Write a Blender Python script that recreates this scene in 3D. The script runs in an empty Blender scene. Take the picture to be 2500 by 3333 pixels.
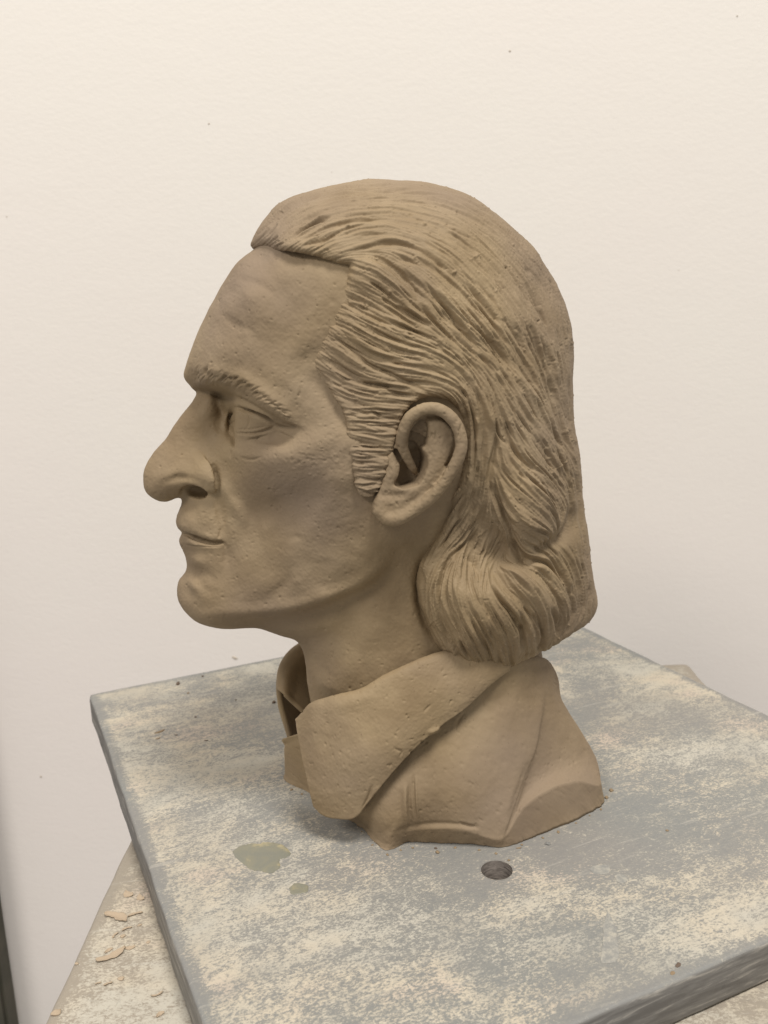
import bpy, math, random, time
import numpy as np
from mathutils import Matrix, Vector
T0 = time.time()
rng = np.random.default_rng(7)
random.seed(7)
scene = bpy.context.scene
COL = scene.collection

# ------------------------------------------------------------------ camera
# solved from the vanishing points of the board's edges; board top is z = 0
CC = np.array([1250.0, 1666.5]); FPX = 2919.218
CAMH = 30.0                                     # cm above the board
RM = np.array([[0.9992418501, 0.0389323122, 0.0],
               [-0.008383766, 0.2151788364, -0.9765386735],
               [-0.0380189085, 0.9757983108, 0.215342098]])      # world = RM @ cam
cam_d = bpy.data.cameras.new('camera')
cam = bpy.data.objects.new('camera', cam_d)
COL.objects.link(cam)
m4 = Matrix([list(RM[i]) + [0] for i in range(3)] + [[0, 0, 0, 1]])
m4.translation = Vector((0, 0, CAMH / 100))
cam.matrix_world = m4
cam_d.sensor_fit = 'VERTICAL'; cam_d.sensor_height = 36.0; cam_d.sensor_width = 27.0
cam_d.lens = 36.0 * FPX / 3333.0
cam_d.clip_start = 0.02; cam_d.clip_end = 50
cam_d.dof.use_dof = True; cam_d.dof.focus_distance = 0.49; cam_d.dof.aperture_fstop = 14
scene.camera = cam

# ------------------------------------------------------------------ room light
world = bpy.data.worlds.new('World'); scene.world = world; world.use_nodes = True
bg = world.node_tree.nodes['Background']
bg.inputs[0].default_value = (1.0, 0.965, 0.925, 1); bg.inputs[1].default_value = 0.43
scene.view_settings.view_transform = 'Standard'
scene.view_settings.look = 'None'
scene.view_settings.exposure = 0.0
scene.view_settings.gamma = 1.0
scene.view_settings.use_curve_mapping = False

def area(name, loc, target, size, size_y, power, color):
    l = bpy.data.lights.new(name, 'AREA'); l.shape = 'RECTANGLE'
    l.size = size; l.size_y = size_y; l.energy = power; l.color = color
    o = bpy.data.objects.new(name, l); COL.objects.link(o)
    o.location = loc
    o.rotation_euler = (Vector(target) - Vector(loc)).to_track_quat('-Z', 'Y').to_euler()
    return o
area('ceiling_light', (0.75, -0.75, 3.4), (0.05, 0.60, 0.1), 1.0, 0.8, 112, (1.0, 0.955, 0.895))
area('ceiling_light', (-1.7, -1.5, 2.5), (-0.1, 0.80, -0.1), 1.3, 0.7, 49, (1.0, 0.94, 0.885))

# ------------------------------------------------------------------ helpers: pixels, places
def ray(px, py):
    v = np.stack([np.asarray(px, float) - CC[0], -(np.asarray(py, float) - CC[1]),
                  np.full(np.shape(px), -FPX)], -1)
    return v @ RM.T
CAMP = np.array([0, 0, CAMH])
YAW = math.radians(11.0)
ORG = np.array([4.0, 54.0, 0.0])                # a point of the bust's symmetry plane, on the board
E1 = np.array([math.cos(YAW), math.sin(YAW), 0])    # towards the back of the head
E2 = np.array([-math.sin(YAW), math.cos(YAW), 0])   # towards its far side
def px2loc(px, py, w):
    """where the sight line of a photo point meets the plane w cm on the near side -> X, Z (cm)"""
    r = ray(px, py)
    t = (np.asarray(-w) - (CAMP - ORG) @ E2) / (r @ E2)
    p = CAMP + r * t[..., None] if np.ndim(t) else CAMP + r * t
    q = p - ORG
    return q @ E1, q[..., 2]
def px2floor(px, py, z=0.0):
    r = ray(px, py); t = (z - CAMH) / r[..., 2]
    return CAMP + r * (t[..., None] if np.ndim(t) else t)
def floor2loc(px, py, z=0.0):
    q = px2floor(px, py, z) - ORG
    return float(q @ E1), float(-(q @ E2))
def loc2px(X, w, Z):
    X = np.asarray(X); w = np.asarray(w); Z = np.asarray(Z)
    p = X[..., None] * E1 - w[..., None] * E2 + np.stack([0 * Z, 0 * Z, Z], -1) + ORG - CAMP
    c = p @ RM
    return CC[0] + FPX * c[..., 0] / -c[..., 2], CC[1] - FPX * c[..., 1] / -c[..., 2]
def loc2world(X, w, Z):
    X = np.asarray(X, float); w = np.asarray(w, float); Z = np.asarray(Z, float)
    return X[..., None] * E1 - w[..., None] * E2 + np.stack([0 * Z, 0 * Z, Z], -1) + ORG

ZM = dict(P=(0, 0, 1), Z1=(400, 700, .5425), Z2=(400, 1400, .5425), Z3=(900, 550, .6329), Z4=(1100, 1200, .5425),
          Z5=(800, 2000, .7535), ZE=(700, 1250, .2411), ZN=(450, 1450, .3014), ZR=(1000, 1150, .3617))
def pz(tag, pts):
    a, b, s = ZM[tag]
    return np.array([(a + s * x, b + s * y) for x, y in pts], float)
def smoothline(p, step=2.0):
    """Catmull-Rom through the points, resampled evenly"""
    p = np.asarray(p, float)
    if len(p) > 2:
        e = np.vstack([2 * p[0] - p[1], p, 2 * p[-1] - p[-2]])
        out = []
        t = np.linspace(0, 1, 16, endpoint=False)[:, None]
        for i in range(1, len(e) - 2):
            a, b, c, d = e[i - 1], e[i], e[i + 1], e[i + 2]
            out.append(.5 * (2 * b + (c - a) * t + (2 * a - 5 * b + 4 * c - d) * t ** 2 + (3 * b - a - 3 * c + d) * t ** 3))
        p = np.vstack(out + [p[-1:]])
    s = np.r_[0, np.cumsum(np.linalg.norm(np.diff(p, axis=0), axis=1))]
    n = max(2, int(s[-1] / step) + 1)
    u = np.linspace(0, s[-1], n)
    return np.stack([np.interp(u, s, p[:, k]) for k in range(p.shape[1])], -1)

# ------------------------------------------------------------------ relief maps (1 cell = 2 photo pixels)
MX0, MY0, MS = 400, 520, 2.0
MNX, MNY = 800, 1180
class Relief:
    def __init__(self): self.a = np.zeros((MNY, MNX), np.float32)
    def stamp(self, line, width, amp, taper=True, hat=0.0):
        """a ridge (amp > 0) or groove (amp < 0) in mm, width = gaussian sigma in photo px"""
        line = np.asarray(line, float); n = len(line)
        w = np.broadcast_to(np.asarray(width, float), (n,)) / MS
        t = np.linspace(0, 1, n)
        am = np.sin(np.pi * np.clip(t, 0, 1)) ** .5 if taper else np.ones(n)
        am = am * amp
        r = int(math.ceil(float(w.max()) * 3)) + 1
        k = np.arange(-r, r + 1)
        cx = (line[:, 0] - MX0) / MS; cy = (line[:, 1] - MY0) / MS
        ix = np.round(cx).astype(int)[:, None, None] + k[None, None, :]
        iy = np.round(cy).astype(int)[:, None, None] + k[None, :, None]
        ix = np.broadcast_to(ix, (n, len(k), len(k))); iy = np.broadcast_to(iy, ix.shape)
        d2 = ((ix - cx[:, None, None]) ** 2 + (iy - cy[:, None, None]) ** 2) / w[:, None, None] ** 2
        v = np.exp(-.5 * d2) * am[:, None, None]
        ok = (ix >= 0) & (iy >= 0) & (ix < MNX) & (iy < MNY)
        tmp = np.zeros((MNY, MNX), np.float32) if n * len(k) ** 2 > 400000 else None
        x0, x1 = max(0, ix.min()), min(MNX, ix.max() + 1); y0, y1 = max(0, iy.min()), min(MNY, iy.max() + 1)
        if x1 <= x0 or y1 <= y0: return
        sub = np.zeros((y1 - y0, x1 - x0), np.float32)
        f = np.maximum.at if amp > 0 else np.minimum.at
        f(sub, (iy[ok] - y0, ix[ok] - x0), v[ok].astype(np.float32))
        self.a[y0:y1, x0:x1] += sub
    def step(self, line, reach, amp, edge=3.0, side=1):
        """raised on one side of the line (side=+1: left of travel as seen), falling off over reach px"""
        line = np.asarray(line, float)
        x0 = int(max(0, (line[:, 0].min() - 3 * reach - MX0) / MS)); x1 = int(min(MNX, (line[:, 0].max() + 3 * reach - MX0) / MS + 1))
        y0 = int(max(0, (line[:, 1].min() - 3 * reach - MY0) / MS)); y1 = int(min(MNY, (line[:, 1].max() + 3 * reach - MY0) / MS + 1))
        gy, gx = np.mgrid[y0:y1, x0:x1]
        gx = gx * MS + MX0; gy = gy * MS + MY0
        L = line[::2] if len(line) > 60 else line
        d2 = (gx[..., None] - L[:, 0]) ** 2 + (gy[..., None] - L[:, 1]) ** 2
        i = d2.argmin(-1); d = np.sqrt(d2.min(-1))
        tg = np.gradient(L, axis=0); tg /= np.linalg.norm(tg, axis=1)[:, None] + 1e-9
        tx, ty = tg[i, 0], tg[i, 1]; dx = gx - L[i, 0]; dy = gy - L[i, 1]
        sd = (tx * dy - ty * dx) * -side           # >0 on the raised side
        al = np.abs(tx * dx + ty * dy)
        end = np.exp(-np.where((i == 0) | (i == len(L) - 1), al / (reach * .5), 0) ** 2)
        s = 1 / (1 + np.exp(-np.clip(sd / edge * 2, -30, 30)))
        tt = np.sin(np.pi * np.clip(i / (len(L) - 1), .02, .98)) ** .5
        self.a[y0:y1, x0:x1] += (amp * s * np.exp(-(np.maximum(sd, 0) / reach) ** 2) * np.exp(-(np.maximum(-sd, 0) / edge)) * end * tt).astype(np.float32)
    def blob(self, x, y, r, amp):
        rx, ry = (r if np.ndim(r) else (r, r))
        X0 = int((x - 3 * rx - MX0) / MS); X1 = int((x + 3 * rx - MX0) / MS) + 2
        Y0 = int((y - 3 * ry - MY0) / MS); Y1 = int((y + 3 * ry - MY0) / MS) + 2
        X0 = max(0, X0); Y0 = max(0, Y0); X1 = min(MNX, X1); Y1 = min(MNY, Y1)
        if X1 <= X0 or Y1 <= Y0: return
        gy, gx = np.mgrid[Y0:Y1, X0:X1]
        self.a[Y0:Y1, X0:X1] += amp * np.exp(-.5 * (((gx * MS + MX0 - x) / rx) ** 2 + ((gy * MS + MY0 - y) / ry) ** 2))
    def sample(self, px, py):
        x = np.clip((px - MX0) / MS, 0, MNX - 1.001); y = np.clip((py - MY0) / MS, 0, MNY - 1.001)
        i = x.astype(int); j = y.astype(int); fx = x - i; fy = y - j; a = self.a
        return (a[j, i] * (1 - fx) + a[j, i + 1] * fx) * (1 - fy) + (a[j + 1, i] * (1 - fx) + a[j + 1, i + 1] * fx) * fy

def blur(a, s):
    r = int(3 * s) + 1; k = np.exp(-.5 * (np.arange(-r, r + 1) / s) ** 2); k /= k.sum()
    p = np.pad(a, ((r, r), (0, 0)), mode='edge')
    a = sum(k[i] * p[i:i + a.shape[0]] for i in range(2 * r + 1))
    p = np.pad(a, ((0, 0), (r, r)), mode='edge')
    return sum(k[i] * p[:, i:i + a.shape[1]] for i in range(2 * r + 1))
def noise2(s, shape=(MNY, MNX), seed=0):
    n = blur(np.random.default_rng(seed).standard_normal(shape).astype(np.float32), s)
    return n / n.std()

# ------------------------------------------------------------------ half-thickness fields
class Field:
    """w^2 = s(X, Z): thin-plate surface through the modelled depths"""
    def __init__(self): self.P = []; self.V = []
    def pt(self, px, py, w):
        X, Z = px2loc(px, py, w); self.P.append((float(X), float(Z))); self.V.append(w * w)
    def raw(self, X, Z, s): self.P.append((X, Z)); self.V.append(s)
    def outline(self, pts, R, inside, every=1, smooth=2):
        """photo outline of a rounded edge: R = radius (cm) of the rounding, one value or one per point"""
        pts = np.asarray(pts, float); R = np.broadcast_to(np.asarray(R, float), (len(pts),))
        X, Z = px2loc(pts[:, 0], pts[:, 1], np.zeros(len(pts)))
        tx, tz = np.gradient(X), np.gradient(Z)
        q_ = np.hypot(tx, tz); tx, tz = tx / q_, tz / q_
        for _ in range(smooth):
            tx[1:-1] = .25 * tx[:-2] + .5 * tx[1:-1] + .25 * tx[2:]; tz[1:-1] = .25 * tz[:-2] + .5 * tz[1:-1] + .25 * tz[2:]
        l = np.hypot(tx, tz); nx, nz = tz / l, -tx / l
        IX, IZ = px2loc(inside[0], inside[1], 0.0)
        # consistent orientation
        area_ = np.sum((X - IX) * nx + (Z - IZ) * nz)
        if area_ < 0: nx, nz = -nx, -nz
        rr = ray(pts[:, 0], pts[:, 1])
        a = rr @ E1; c = rr[:, 2]; b = rr @ E2
        al = np.arctan2(a * nx + c * nz, b)
        for i in range(0, len(pts), every):
            wt = R[i] * math.sin(al[i])
            xi, zi = px2loc(pts[i, 0], pts[i, 1], wt)
            off = R[i] * (1 - math.cos(al[i]))
            x0 = float(xi) + nx[i] * off; z0 = float(zi) + nz[i] * off
            self.raw(x0, z0, 0.0)
            if i % 2 and R[i] > 1.4: continue
            dl = min(.4 * R[i], .7)
            self.raw(x0 - nx[i] * dl, z0 - nz[i] * dl, 2 * R[i] * dl - dl * dl)
    def solve(self, reg=1e-3):
        P = np.array(self.P); V = np.array(self.V); n = len(P)
        # drop near duplicates
        keep = []
        for i in range(n):
            if all((P[i, 0] - P[j, 0]) ** 2 + (P[i, 1] - P[j, 1]) ** 2 > .01 for j in keep): keep.append(i)
        P = P[keep]; V = V[keep]; n = len(P)
        r2 = ((P[:, None] - P[None]) ** 2).sum(-1)
        K = .5 * r2 * np.log(r2 + 1e-12) + reg * np.eye(n)
        Q = np.c_[np.ones(n), P]
        A = np.block([[K, Q], [Q.T, np.zeros((3, 3))]])
        c = np.linalg.solve(A, np.r_[V, 0, 0, 0])
        self.Pk = P; self.c = c
    def __call__(self, X, Z):
        X = np.asarray(X, float); Z = np.asarray(Z, float)
        sh = X.shape; x = X.ravel(); z = Z.ravel(); out = np.empty(len(x))
        for i in range(0, len(x), 20000):
            r2 = (x[i:i + 20000, None] - self.Pk[:, 0]) ** 2 + (z[i:i + 20000, None] - self.Pk[:, 1]) ** 2
            out[i:i + 20000] = (.5 * r2 * np.log(r2 + 1e-12)) @ self.c[:-3] + self.c[-3] + self.c[-2] * x[i:i + 20000] + self.c[-1] * z[i:i + 20000]
        return out.reshape(sh)
    def onsurf(self, pts, w0=7.0, add=0.0):
        pts = np.asarray(pts, float); w = np.full(len(pts), w0)
        for _ in range(8):
            X, Z = px2loc(pts[:, 0], pts[:, 1], w)
            w = .5 * w + .5 * (np.sqrt(np.maximum(self(X, Z), .01)) + add)
        X, Z = px2loc(pts[:, 0], pts[:, 1], w)
        return X, Z, w

def polysd(X, Z, px, pz_):
    """signed distance to a closed polygon, negative inside"""
    sh = X.shape; x = X.ravel(); z = Z.ravel()
    d = np.full(len(x), 1e9); ins = np.zeros(len(x), bool)
    n = len(px)
    for i in range(n):
        x0, z0, x1, z1 = px[i], pz_[i], px[(i + 1) % n], pz_[(i + 1) % n]
        ex, ez = x1 - x0, z1 - z0
        t = np.clip(((x - x0) * ex + (z - z0) * ez) / (ex * ex + ez * ez + 1e-12), 0, 1)
        d = np.minimum(d, (x - x0 - t * ex) ** 2 + (z - z0 - t * ez) ** 2)
        c = ((z0 > z) != (z1 > z))
        with np.errstate(divide='ignore', invalid='ignore'):
            c &= x < (x1 - x0) * (z - z0) / (z1 - z0 + 1e-15) + x0
        ins ^= c
    d = np.sqrt(d)
    return np.where(ins, -d, d).reshape(sh)
def smax(a, b, k):
    h = np.maximum(k - np.abs(a - b), 0) / k
    return np.maximum(a, b) + h * h * k * .25
def smin(a, b, k): return -smax(-a, -b, k)

# ------------------------------------------------------------------ surface extraction (naive surface nets)
def nets(F, org, h):
    S = F < 0
    c = np.zeros(tuple(n - 1 for n in F.shape), np.uint8)
    for i in (0, 1):
        for j in (0, 1):
            for k in (0, 1):
                c += S[i:F.shape[0] - 1 + i, j:F.shape[1] - 1 + j, k:F.shape[2] - 1 + k]
    act = (c > 0) & (c < 8)
    I, J, K = np.nonzero(act)
    idx = np.full(act.shape, -1, np.int32); idx[I, J, K] = np.arange(len(I))
    acc = np.zeros((len(I), 3)); cnt = np.zeros(len(I))
    cor = [(i, j, k) for i in (0, 1) for j in (0, 1) for k in (0, 1)]
    for a in cor:
        for ax in range(3):
            if a[ax]: continue
            b = list(a); b[ax] = 1
            fa = F[I + a[0], J + a[1], K + a[2]]; fb = F[I + b[0], J + b[1], K + b[2]]
            m = (fa < 0) != (fb < 0)
            t = np.where(m, fa / np.where(m, fa - fb, 1), 0)
            p = np.array(a, float)[None] + np.zeros((len(I), 3)); p[:, ax] += t
            acc += p * m[:, None]; cnt += m
    V = acc / cnt[:, None] + np.stack([I, J, K], -1)
    V = np.asarray(org) + V * h
    quads = []
    n0, n1, n2 = F.shape
    for ax in range(3):
        sl0 = [slice(1, -1)] * 3; sl1 = [slice(1, -1)] * 3
        sl0[ax] = slice(0, -1); sl1[ax] = slice(1, None)
        A = S[tuple(sl0)]; B = S[tuple(sl1)]
        q = np.nonzero(A != B)
        q = [q[0].copy(), q[1].copy(), q[2].copy()]
        fl = A[tuple(q)]
        for d in range(3):
            if d != ax: q[d] = q[d] + 1
        u, v = [(1, 2), (2, 0), (0, 1)][ax]
        def cell(du, dv):
            w = [x for x in q]; w[u] = w[u] - du; w[v] = w[v] - dv
            return idx[w[0], w[1], w[2]]
        Q = np.stack([cell(1, 1), cell(0, 1), cell(0, 0), cell(1, 0)], -1)
        Q[~fl] = Q[~fl][:, ::-1]
        quads.append(Q)
    Q = np.vstack(quads)
    Q = Q[(Q >= 0).all(1)]
    return V, Q

def mesh_np(name, V, Q, smooth=True):
    me = bpy.data.meshes.new(name)
    Q = np.asarray(Q, np.int32); nf, k = Q.shape
    me.vertices.add(len(V)); me.vertices.foreach_set('co', np.asarray(V, np.float32).ravel())
    me.loops.add(nf * k); me.loops.foreach_set('vertex_index', Q.ravel())
    me.polygons.add(nf); me.polygons.foreach_set('loop_start', np.arange(0, nf * k, k, dtype=np.int32))
    me.update(calc_edges=True); me.validate()
    if smooth: me.polygons.foreach_set('use_smooth', np.ones(nf, bool))
    return me
def subdivide(me, levels=1):
    o = bpy.data.objects.new('tmp', me); COL.objects.link(o)
    md = o.modifiers.new('s', 'SUBSURF'); md.levels = levels; md.subdivision_type = 'CATMULL_CLARK'
    dg = bpy.context.evaluated_depsgraph_get()
    new = bpy.data.meshes.new_from_object(o.evaluated_get(dg))
    name = me.name
    bpy.data.objects.remove(o); bpy.data.meshes.remove(me); new.name = name
    return new
def get_co(me):
    a = np.empty(len(me.vertices) * 3, np.float32); me.vertices.foreach_get('co', a); return a.reshape(-1, 3).astype(float)
def get_no(me):
    a = np.empty(len(me.vertices) * 3, np.float32); me.vertex_normals.foreach_get('vector', a); return a.reshape(-1, 3).astype(float)
def set_co(me, a): me.vertices.foreach_set('co', np.asarray(a, np.float32).ravel()); me.update()

def vnoise(P, scale, seed=0):
    """cheap smooth 3-D value noise, -1..1"""
    g = np.random.default_rng(seed).uniform(-1, 1, (32, 32, 32)).astype(np.float32)
    q = P * scale; i = np.floor(q).astype(int); f = q - i; f = f * f * (3 - 2 * f); i &= 31; j = (i + 1) & 31
    out = 0
    for a in (0, 1):
        for b in (0, 1):
            for c in (0, 1):
                w = (f[:, 0] if a else 1 - f[:, 0]) * (f[:, 1] if b else 1 - f[:, 1]) * (f[:, 2] if c else 1 - f[:, 2])
                out = out + w * g[(j if a else i)[:, 0], (j if b else i)[:, 1], (j if c else i)[:, 2]]
    return out

def carve(me, relief, rough=0.12, fine=1.0, pellets=0.0):
    """push the sculpted relief (mm) into a mesh given in bust coordinates (X, lateral, Z in cm)"""
    P = get_co(me); N = get_no(me)
    px, py = loc2px(P[:, 0], np.abs(P[:, 1]), P[:, 2])
    d = relief.sample(px, py) if relief is not None else np.zeros(len(P))
    if relief is not None:                          # strokes fade where the surface turns away from the sculpted side
        Pm = np.c_[P[:, 0], -np.abs(P[:, 1]), P[:, 2]]; Nm = np.c_[N[:, 0], -np.abs(N[:, 1]), N[:, 2]]
        Vw = Pm[:, 0:1] * E1 + Pm[:, 1:2] * E2 + np.c_[0 * P[:, :2], P[:, 2]] + ORG - CAMP
        Nw = Nm[:, 0:1] * E1 + Nm[:, 1:2] * E2 + np.c_[0 * P[:, :2], N[:, 2]]
        fc = np.abs((Vw * Nw).sum(1)) / np.linalg.norm(Vw, axis=1)
        d = d * np.clip((fc - .02) / .26, .30, 1.0)
    d = d + rough * (.6 * vnoise(P, 1.1, 1) * 2 + .7 * vnoise(P, 3.1, 2) + .45 * vnoise(P, 8.0, 3) + .25 * fine * vnoise(P, 16.0, 4))
    if pellets:
        d = d + pellets * (np.clip(vnoise(P, 4.7, 9) - .80, 0, 1) * 7 - np.clip(vnoise(P, 5.6, 10) - .74, 0, 1) * 5) + .22 * pellets * vnoise(P * np.array([1, .6, .25]), 2.6, 12)
    P = P + N * (d * .1)[:, None]
    set_co(me, P)

def finish(me):
    """bust coordinates -> metres relative to the bust's base (lateral: + = far side)"""
    P = get_co(me)
    W = P[:, 0:1] * E1 + P[:, 1:2] * E2 + np.c_[0 * P[:, :2], P[:, 2]]
    set_co(me, W / 100)

# ------------------------------------------------------------------ objects
def link(name, me, mat=None, parent=None, **props):
    o = bpy.data.objects.new(name, me); COL.objects.link(o)
    if mat is not None and me is not None:
        me.materials.clear(); me.materials.append(mat)
    if parent is not None: o.parent = parent
    for k, v in props.items(): o[k] = v
    return o

# ------------------------------------------------------------------ materials
def nt(name):
    m = bpy.data.materials.new(name); m.use_nodes = True
    t = m.node_tree; b = t.nodes['Principled BSDF']
    return m, t, b
def N(t, typ, **kw):
    n = t.nodes.new(typ)
    for k, v in kw.items():
        if k.startswith('i_'):
            key = k[2:]
            n.inputs[int(key) if key.isdigit() else key.replace('_', ' ')].default_value = v
        else: setattr(n, k, v)
    return n
def ramp(t, stops, interp='LINEAR'):
    n = t.nodes.new('ShaderNodeValToRGB'); r = n.color_ramp; r.interpolation = interp
    while len(r.elements) < len(stops): r.elements.new(.5)
    for e, (p, c) in zip(r.elements, stops): e.position = p; e.color = (*c, 1) if len(c) == 3 else c
    return n
def noise(t, co, scale, detail=4, rough=.6, dist=0.0):
    n = N(t, 'ShaderNodeTexNoise'); n.inputs['Scale'].default_value = scale
    n.inputs['Detail'].default_value = detail; n.inputs['Roughness'].default_value = rough
    n.inputs['Distortion'].default_value = dist
    t.links.new(co, n.inputs['Vector']); return n.outputs['Fac']
def mixc(t, fac, a, b, blend='MIX'):
    n = t.nodes.new('ShaderNodeMix'); n.data_type = 'RGBA'; n.blend_type = blend
    for s, v in ((n.inputs['Factor'], fac), (n.inputs['A'], a), (n.inputs['B'], b)):
        if hasattr(v, 'is_linked') or hasattr(v, 'links'): t.links.new(v, s)
        else: s.default_value = v if isinstance(v, float) else (*v, 1)
    return [o for o in n.outputs if o.type == 'RGBA'][0]
def math_(t, op, a, b=None, c=None):
    n = t.nodes.new('ShaderNodeMath'); n.operation = op
    for i, v in enumerate((a, b, c)):
        if v is None: continue
        if hasattr(v, 'links'): t.links.new(v, n.inputs[i])
        else: n.inputs[i].default_value = v
    return n.outputs[0]

def clay_material():
    m, t, b = nt('clay')
    co = N(t, 'ShaderNodeTexCoord').outputs['Object']
    n1 = noise(t, co, 22, 4, .55)                    # damp and dry patches
    r1 = ramp(t, [(.30, (.210, .150, .083)), (.5, (.272, .200, .115)), (.70, (.335, .253, .150))])
    t.links.new(n1, r1.inputs[0])
    n2 = noise(t, co, 9, 3, .5)
    r2 = ramp(t, [(.40, (0, 0, 0)), (.66, (1, 1, 1))]); t.links.new(n2, r2.inputs[0])
    f2 = math_(t, 'MULTIPLY', r2.outputs[0], .75)
    c = mixc(t, f2, r1.outputs[0], (.242, .186, .138))
    n3 = noise(t, co, 420, 3, .7)                    # grog specks
    r3 = ramp(t, [(.66, (0, 0, 0)), (.72, (1, 1, 1))]); t.links.new(n3, r3.inputs[0])
    c = mixc(t, math_(t, 'MULTIPLY', r3.outputs[0], .45), c, (.13, .085, .05))
    t.links.new(c, b.inputs['Base Color'])
    rg = N(t, 'ShaderNodeMapRange'); rg.inputs['From Min'].default_value = .35; rg.inputs['From Max'].default_value = .65; rg.inputs['To Min'].default_value = .58; rg.inputs['To Max'].default_value = .85
    t.links.new(n2, rg.inputs['Value']); t.links.new(rg.outputs[0], b.inputs['Roughness'])
    b.inputs['Specular IOR Level'].default_value = .25
    n4 = noise(t, co, 700, 4, .7); n5 = noise(t, co, 190, 4, .6)
    h = math_(t, 'ADD', math_(t, 'MULTIPLY', n4, .4), n5)
    bp = N(t, 'ShaderNodeBump'); bp.inputs['Strength'].default_value = .4; bp.inputs['Distance'].default_value = .0005
    t.links.new(h, bp.inputs['Height']); t.links.new(bp.outputs[0], b.inputs['Normal'])
    return m
CLAY = clay_material()

# ------------------------------------------------------------------ modelled depths (photo point -> cm from the symmetry plane)
FACE_OUT = [(818,818,6),(801,830,7),(774,853,7),(746,890,7),(719,933,7),(692,982,7),(667,1031,7),(650,1066,6.8),(636,1098,6.4),(623,1136,6),
    (609,1177,5),(597,1215,3.6),(600,1234,2.4),(614,1251,1.8),(629,1270,1.3),(634,1291,1.1),(617,1318,1.0),(590,1351,1.0),(563,1389,1.0),(536,1432,1.0),
    (503,1468,1.1),(481,1500,1.2),(467,1535,1.3),(466,1568,1.3),(474,1600,1.25),(492,1618,1.2),(517,1631,1.1),(546,1633,.9),(570,1624,.8),(588,1624,1.0),
    (590,1642,1.6),(583,1666,2.0),(573,1697,2.0),(579,1720,2.1),(594,1737,2.2),(583,1755,2.0),(588,1780,2.1),(601,1807,2.2),(607,1839,2.2),(603,1861,2.0),
    (584,1883,1.9),(576,1915,2.0),(580,1953,2.2),(593,1978,2.4),(612,2002,2.6),(639,2024,2.8),(682,2040,3.2),(731,2049,3.4),(780,2047,3.4),(834,2047,3.4),
    (872,2057,3.4),(921,2073,3.4),(965,2088,3.6),(982,2110,3.9),(991,2140,4.2),(997,2176,4.3),(999,2214,4.3),(1006,2257,4.3),(1012,2290,4.3),(1018,2340,4.4),(1024,2400,4.4),(1030,2470,4.4)]
HAIR_OUT = [(822,835,7),(812,803,7),(829,760,7),(850,727,7),(872,700,7),(900,667,7),(938,645,7),(995,625,6),(1046,610,6.5),(1121,593,7),(1229,583,7.5),(1292,586,7.5),
    (1356,590,7.5),(1438,604,7.5),(1508,626,7.5),(1577,664,7.5),(1640,715,7.5),(1691,759,7.5),(1742,809,7.5),(1780,866,7.5),(1811,923,7.3),(1837,980,7.2),
    (1856,1031,7),(1867,1094,7),(1870,1183,7),(1871,1278,6.8),(1869,1373,6.5),(1880,1440,6.5),(1889,1487,6.2),(1893,1563,6),(1897,1610,6),(1903,1661,6),(1916,1742,6),
    (1927,1824,6),(1933,1878,6),(1941,1927,5.8),(1944,1959,5.4),(1941,1992,5),(1925,2030,4.5)]
HAIR_PTS = [(900,800,4.78),(960,720,4.3),(1050,700,5.1),(1000,790,5.9),(1080,830,6.6),(1150,850,7.0),(1200,700,5.7),(1200,780,6.6),(1200,900,7.35),(1150,950,6.95),
    (1100,1050,6.85),(1060,1150,6.72),(1110,1230,6.95),(1200,1050,7.6),(1200,1200,7.6),(1170,1350,7.35),(1200,1450,7.55),(1200,1560,7.6),(1230,1500,7.7),
    (1300,1280,7.9),(1300,1100,8.0),(1300,950,7.7),(1300,800,6.9),(1300,680,5.1),(1420,1250,8.15),(1420,1100,8.2),(1420,900,7.6),(1420,750,6.2),
    (1550,800,6.0),(1550,950,7.3),(1550,1150,8.0),(1550,1350,8.1),(1540,1450,8.0),(1520,1550,7.8),(1500,1650,7.1),(1470,1750,6.7),
    (1600,1250,8.0),(1650,900,5.9),(1650,1050,7.2),(1650,1200,7.6),(1700,1350,7.7),(1750,950,4.9),(1750,1100,6.1),(1780,1300,6.3),(1620,1450,7.8),(1600,1600,7.6),
    (1700,1500,7.9),(1700,1620,8.1),(1740,1700,7.9),(1790,1640,7.3),(1800,1500,6.8),(1850,1700,5.6),(1650,1750,7.5),(1600,1750,7.0),(1620,1810,6.7),(1550,1790,6.7),
    (1500,1850,7.3),(1420,1830,6.7),(1410,1950,6.9),(1430,2050,6.7),(1500,1940,8.0),(1500,2080,7.6),(1600,1950,8.2),(1600,2080,7.8),(1560,2150,6.7),(1700,1900,7.9),
    (1700,2040,7.7),(1680,2130,6.7),(1800,1850,6.8),(1820,1950,6.9),(1800,2060,6.5),(1880,1900,5.2),(1880,2000,4.6)]
FH = Field()
ho = np.array(HAIR_OUT, float)
FH.outline(ho[:, :2], ho[:, 2], (1350, 1300), smooth=3)
for p in HAIR_PTS: FH.pt(*p)
FH.raw(*[float(v) for v in px2loc(1500, 2260, 5.0)], 30.0); FH.raw(*[float(v) for v in px2loc(1720, 2240, 4.0)], 22.0)
FH.solve(.02)

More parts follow.
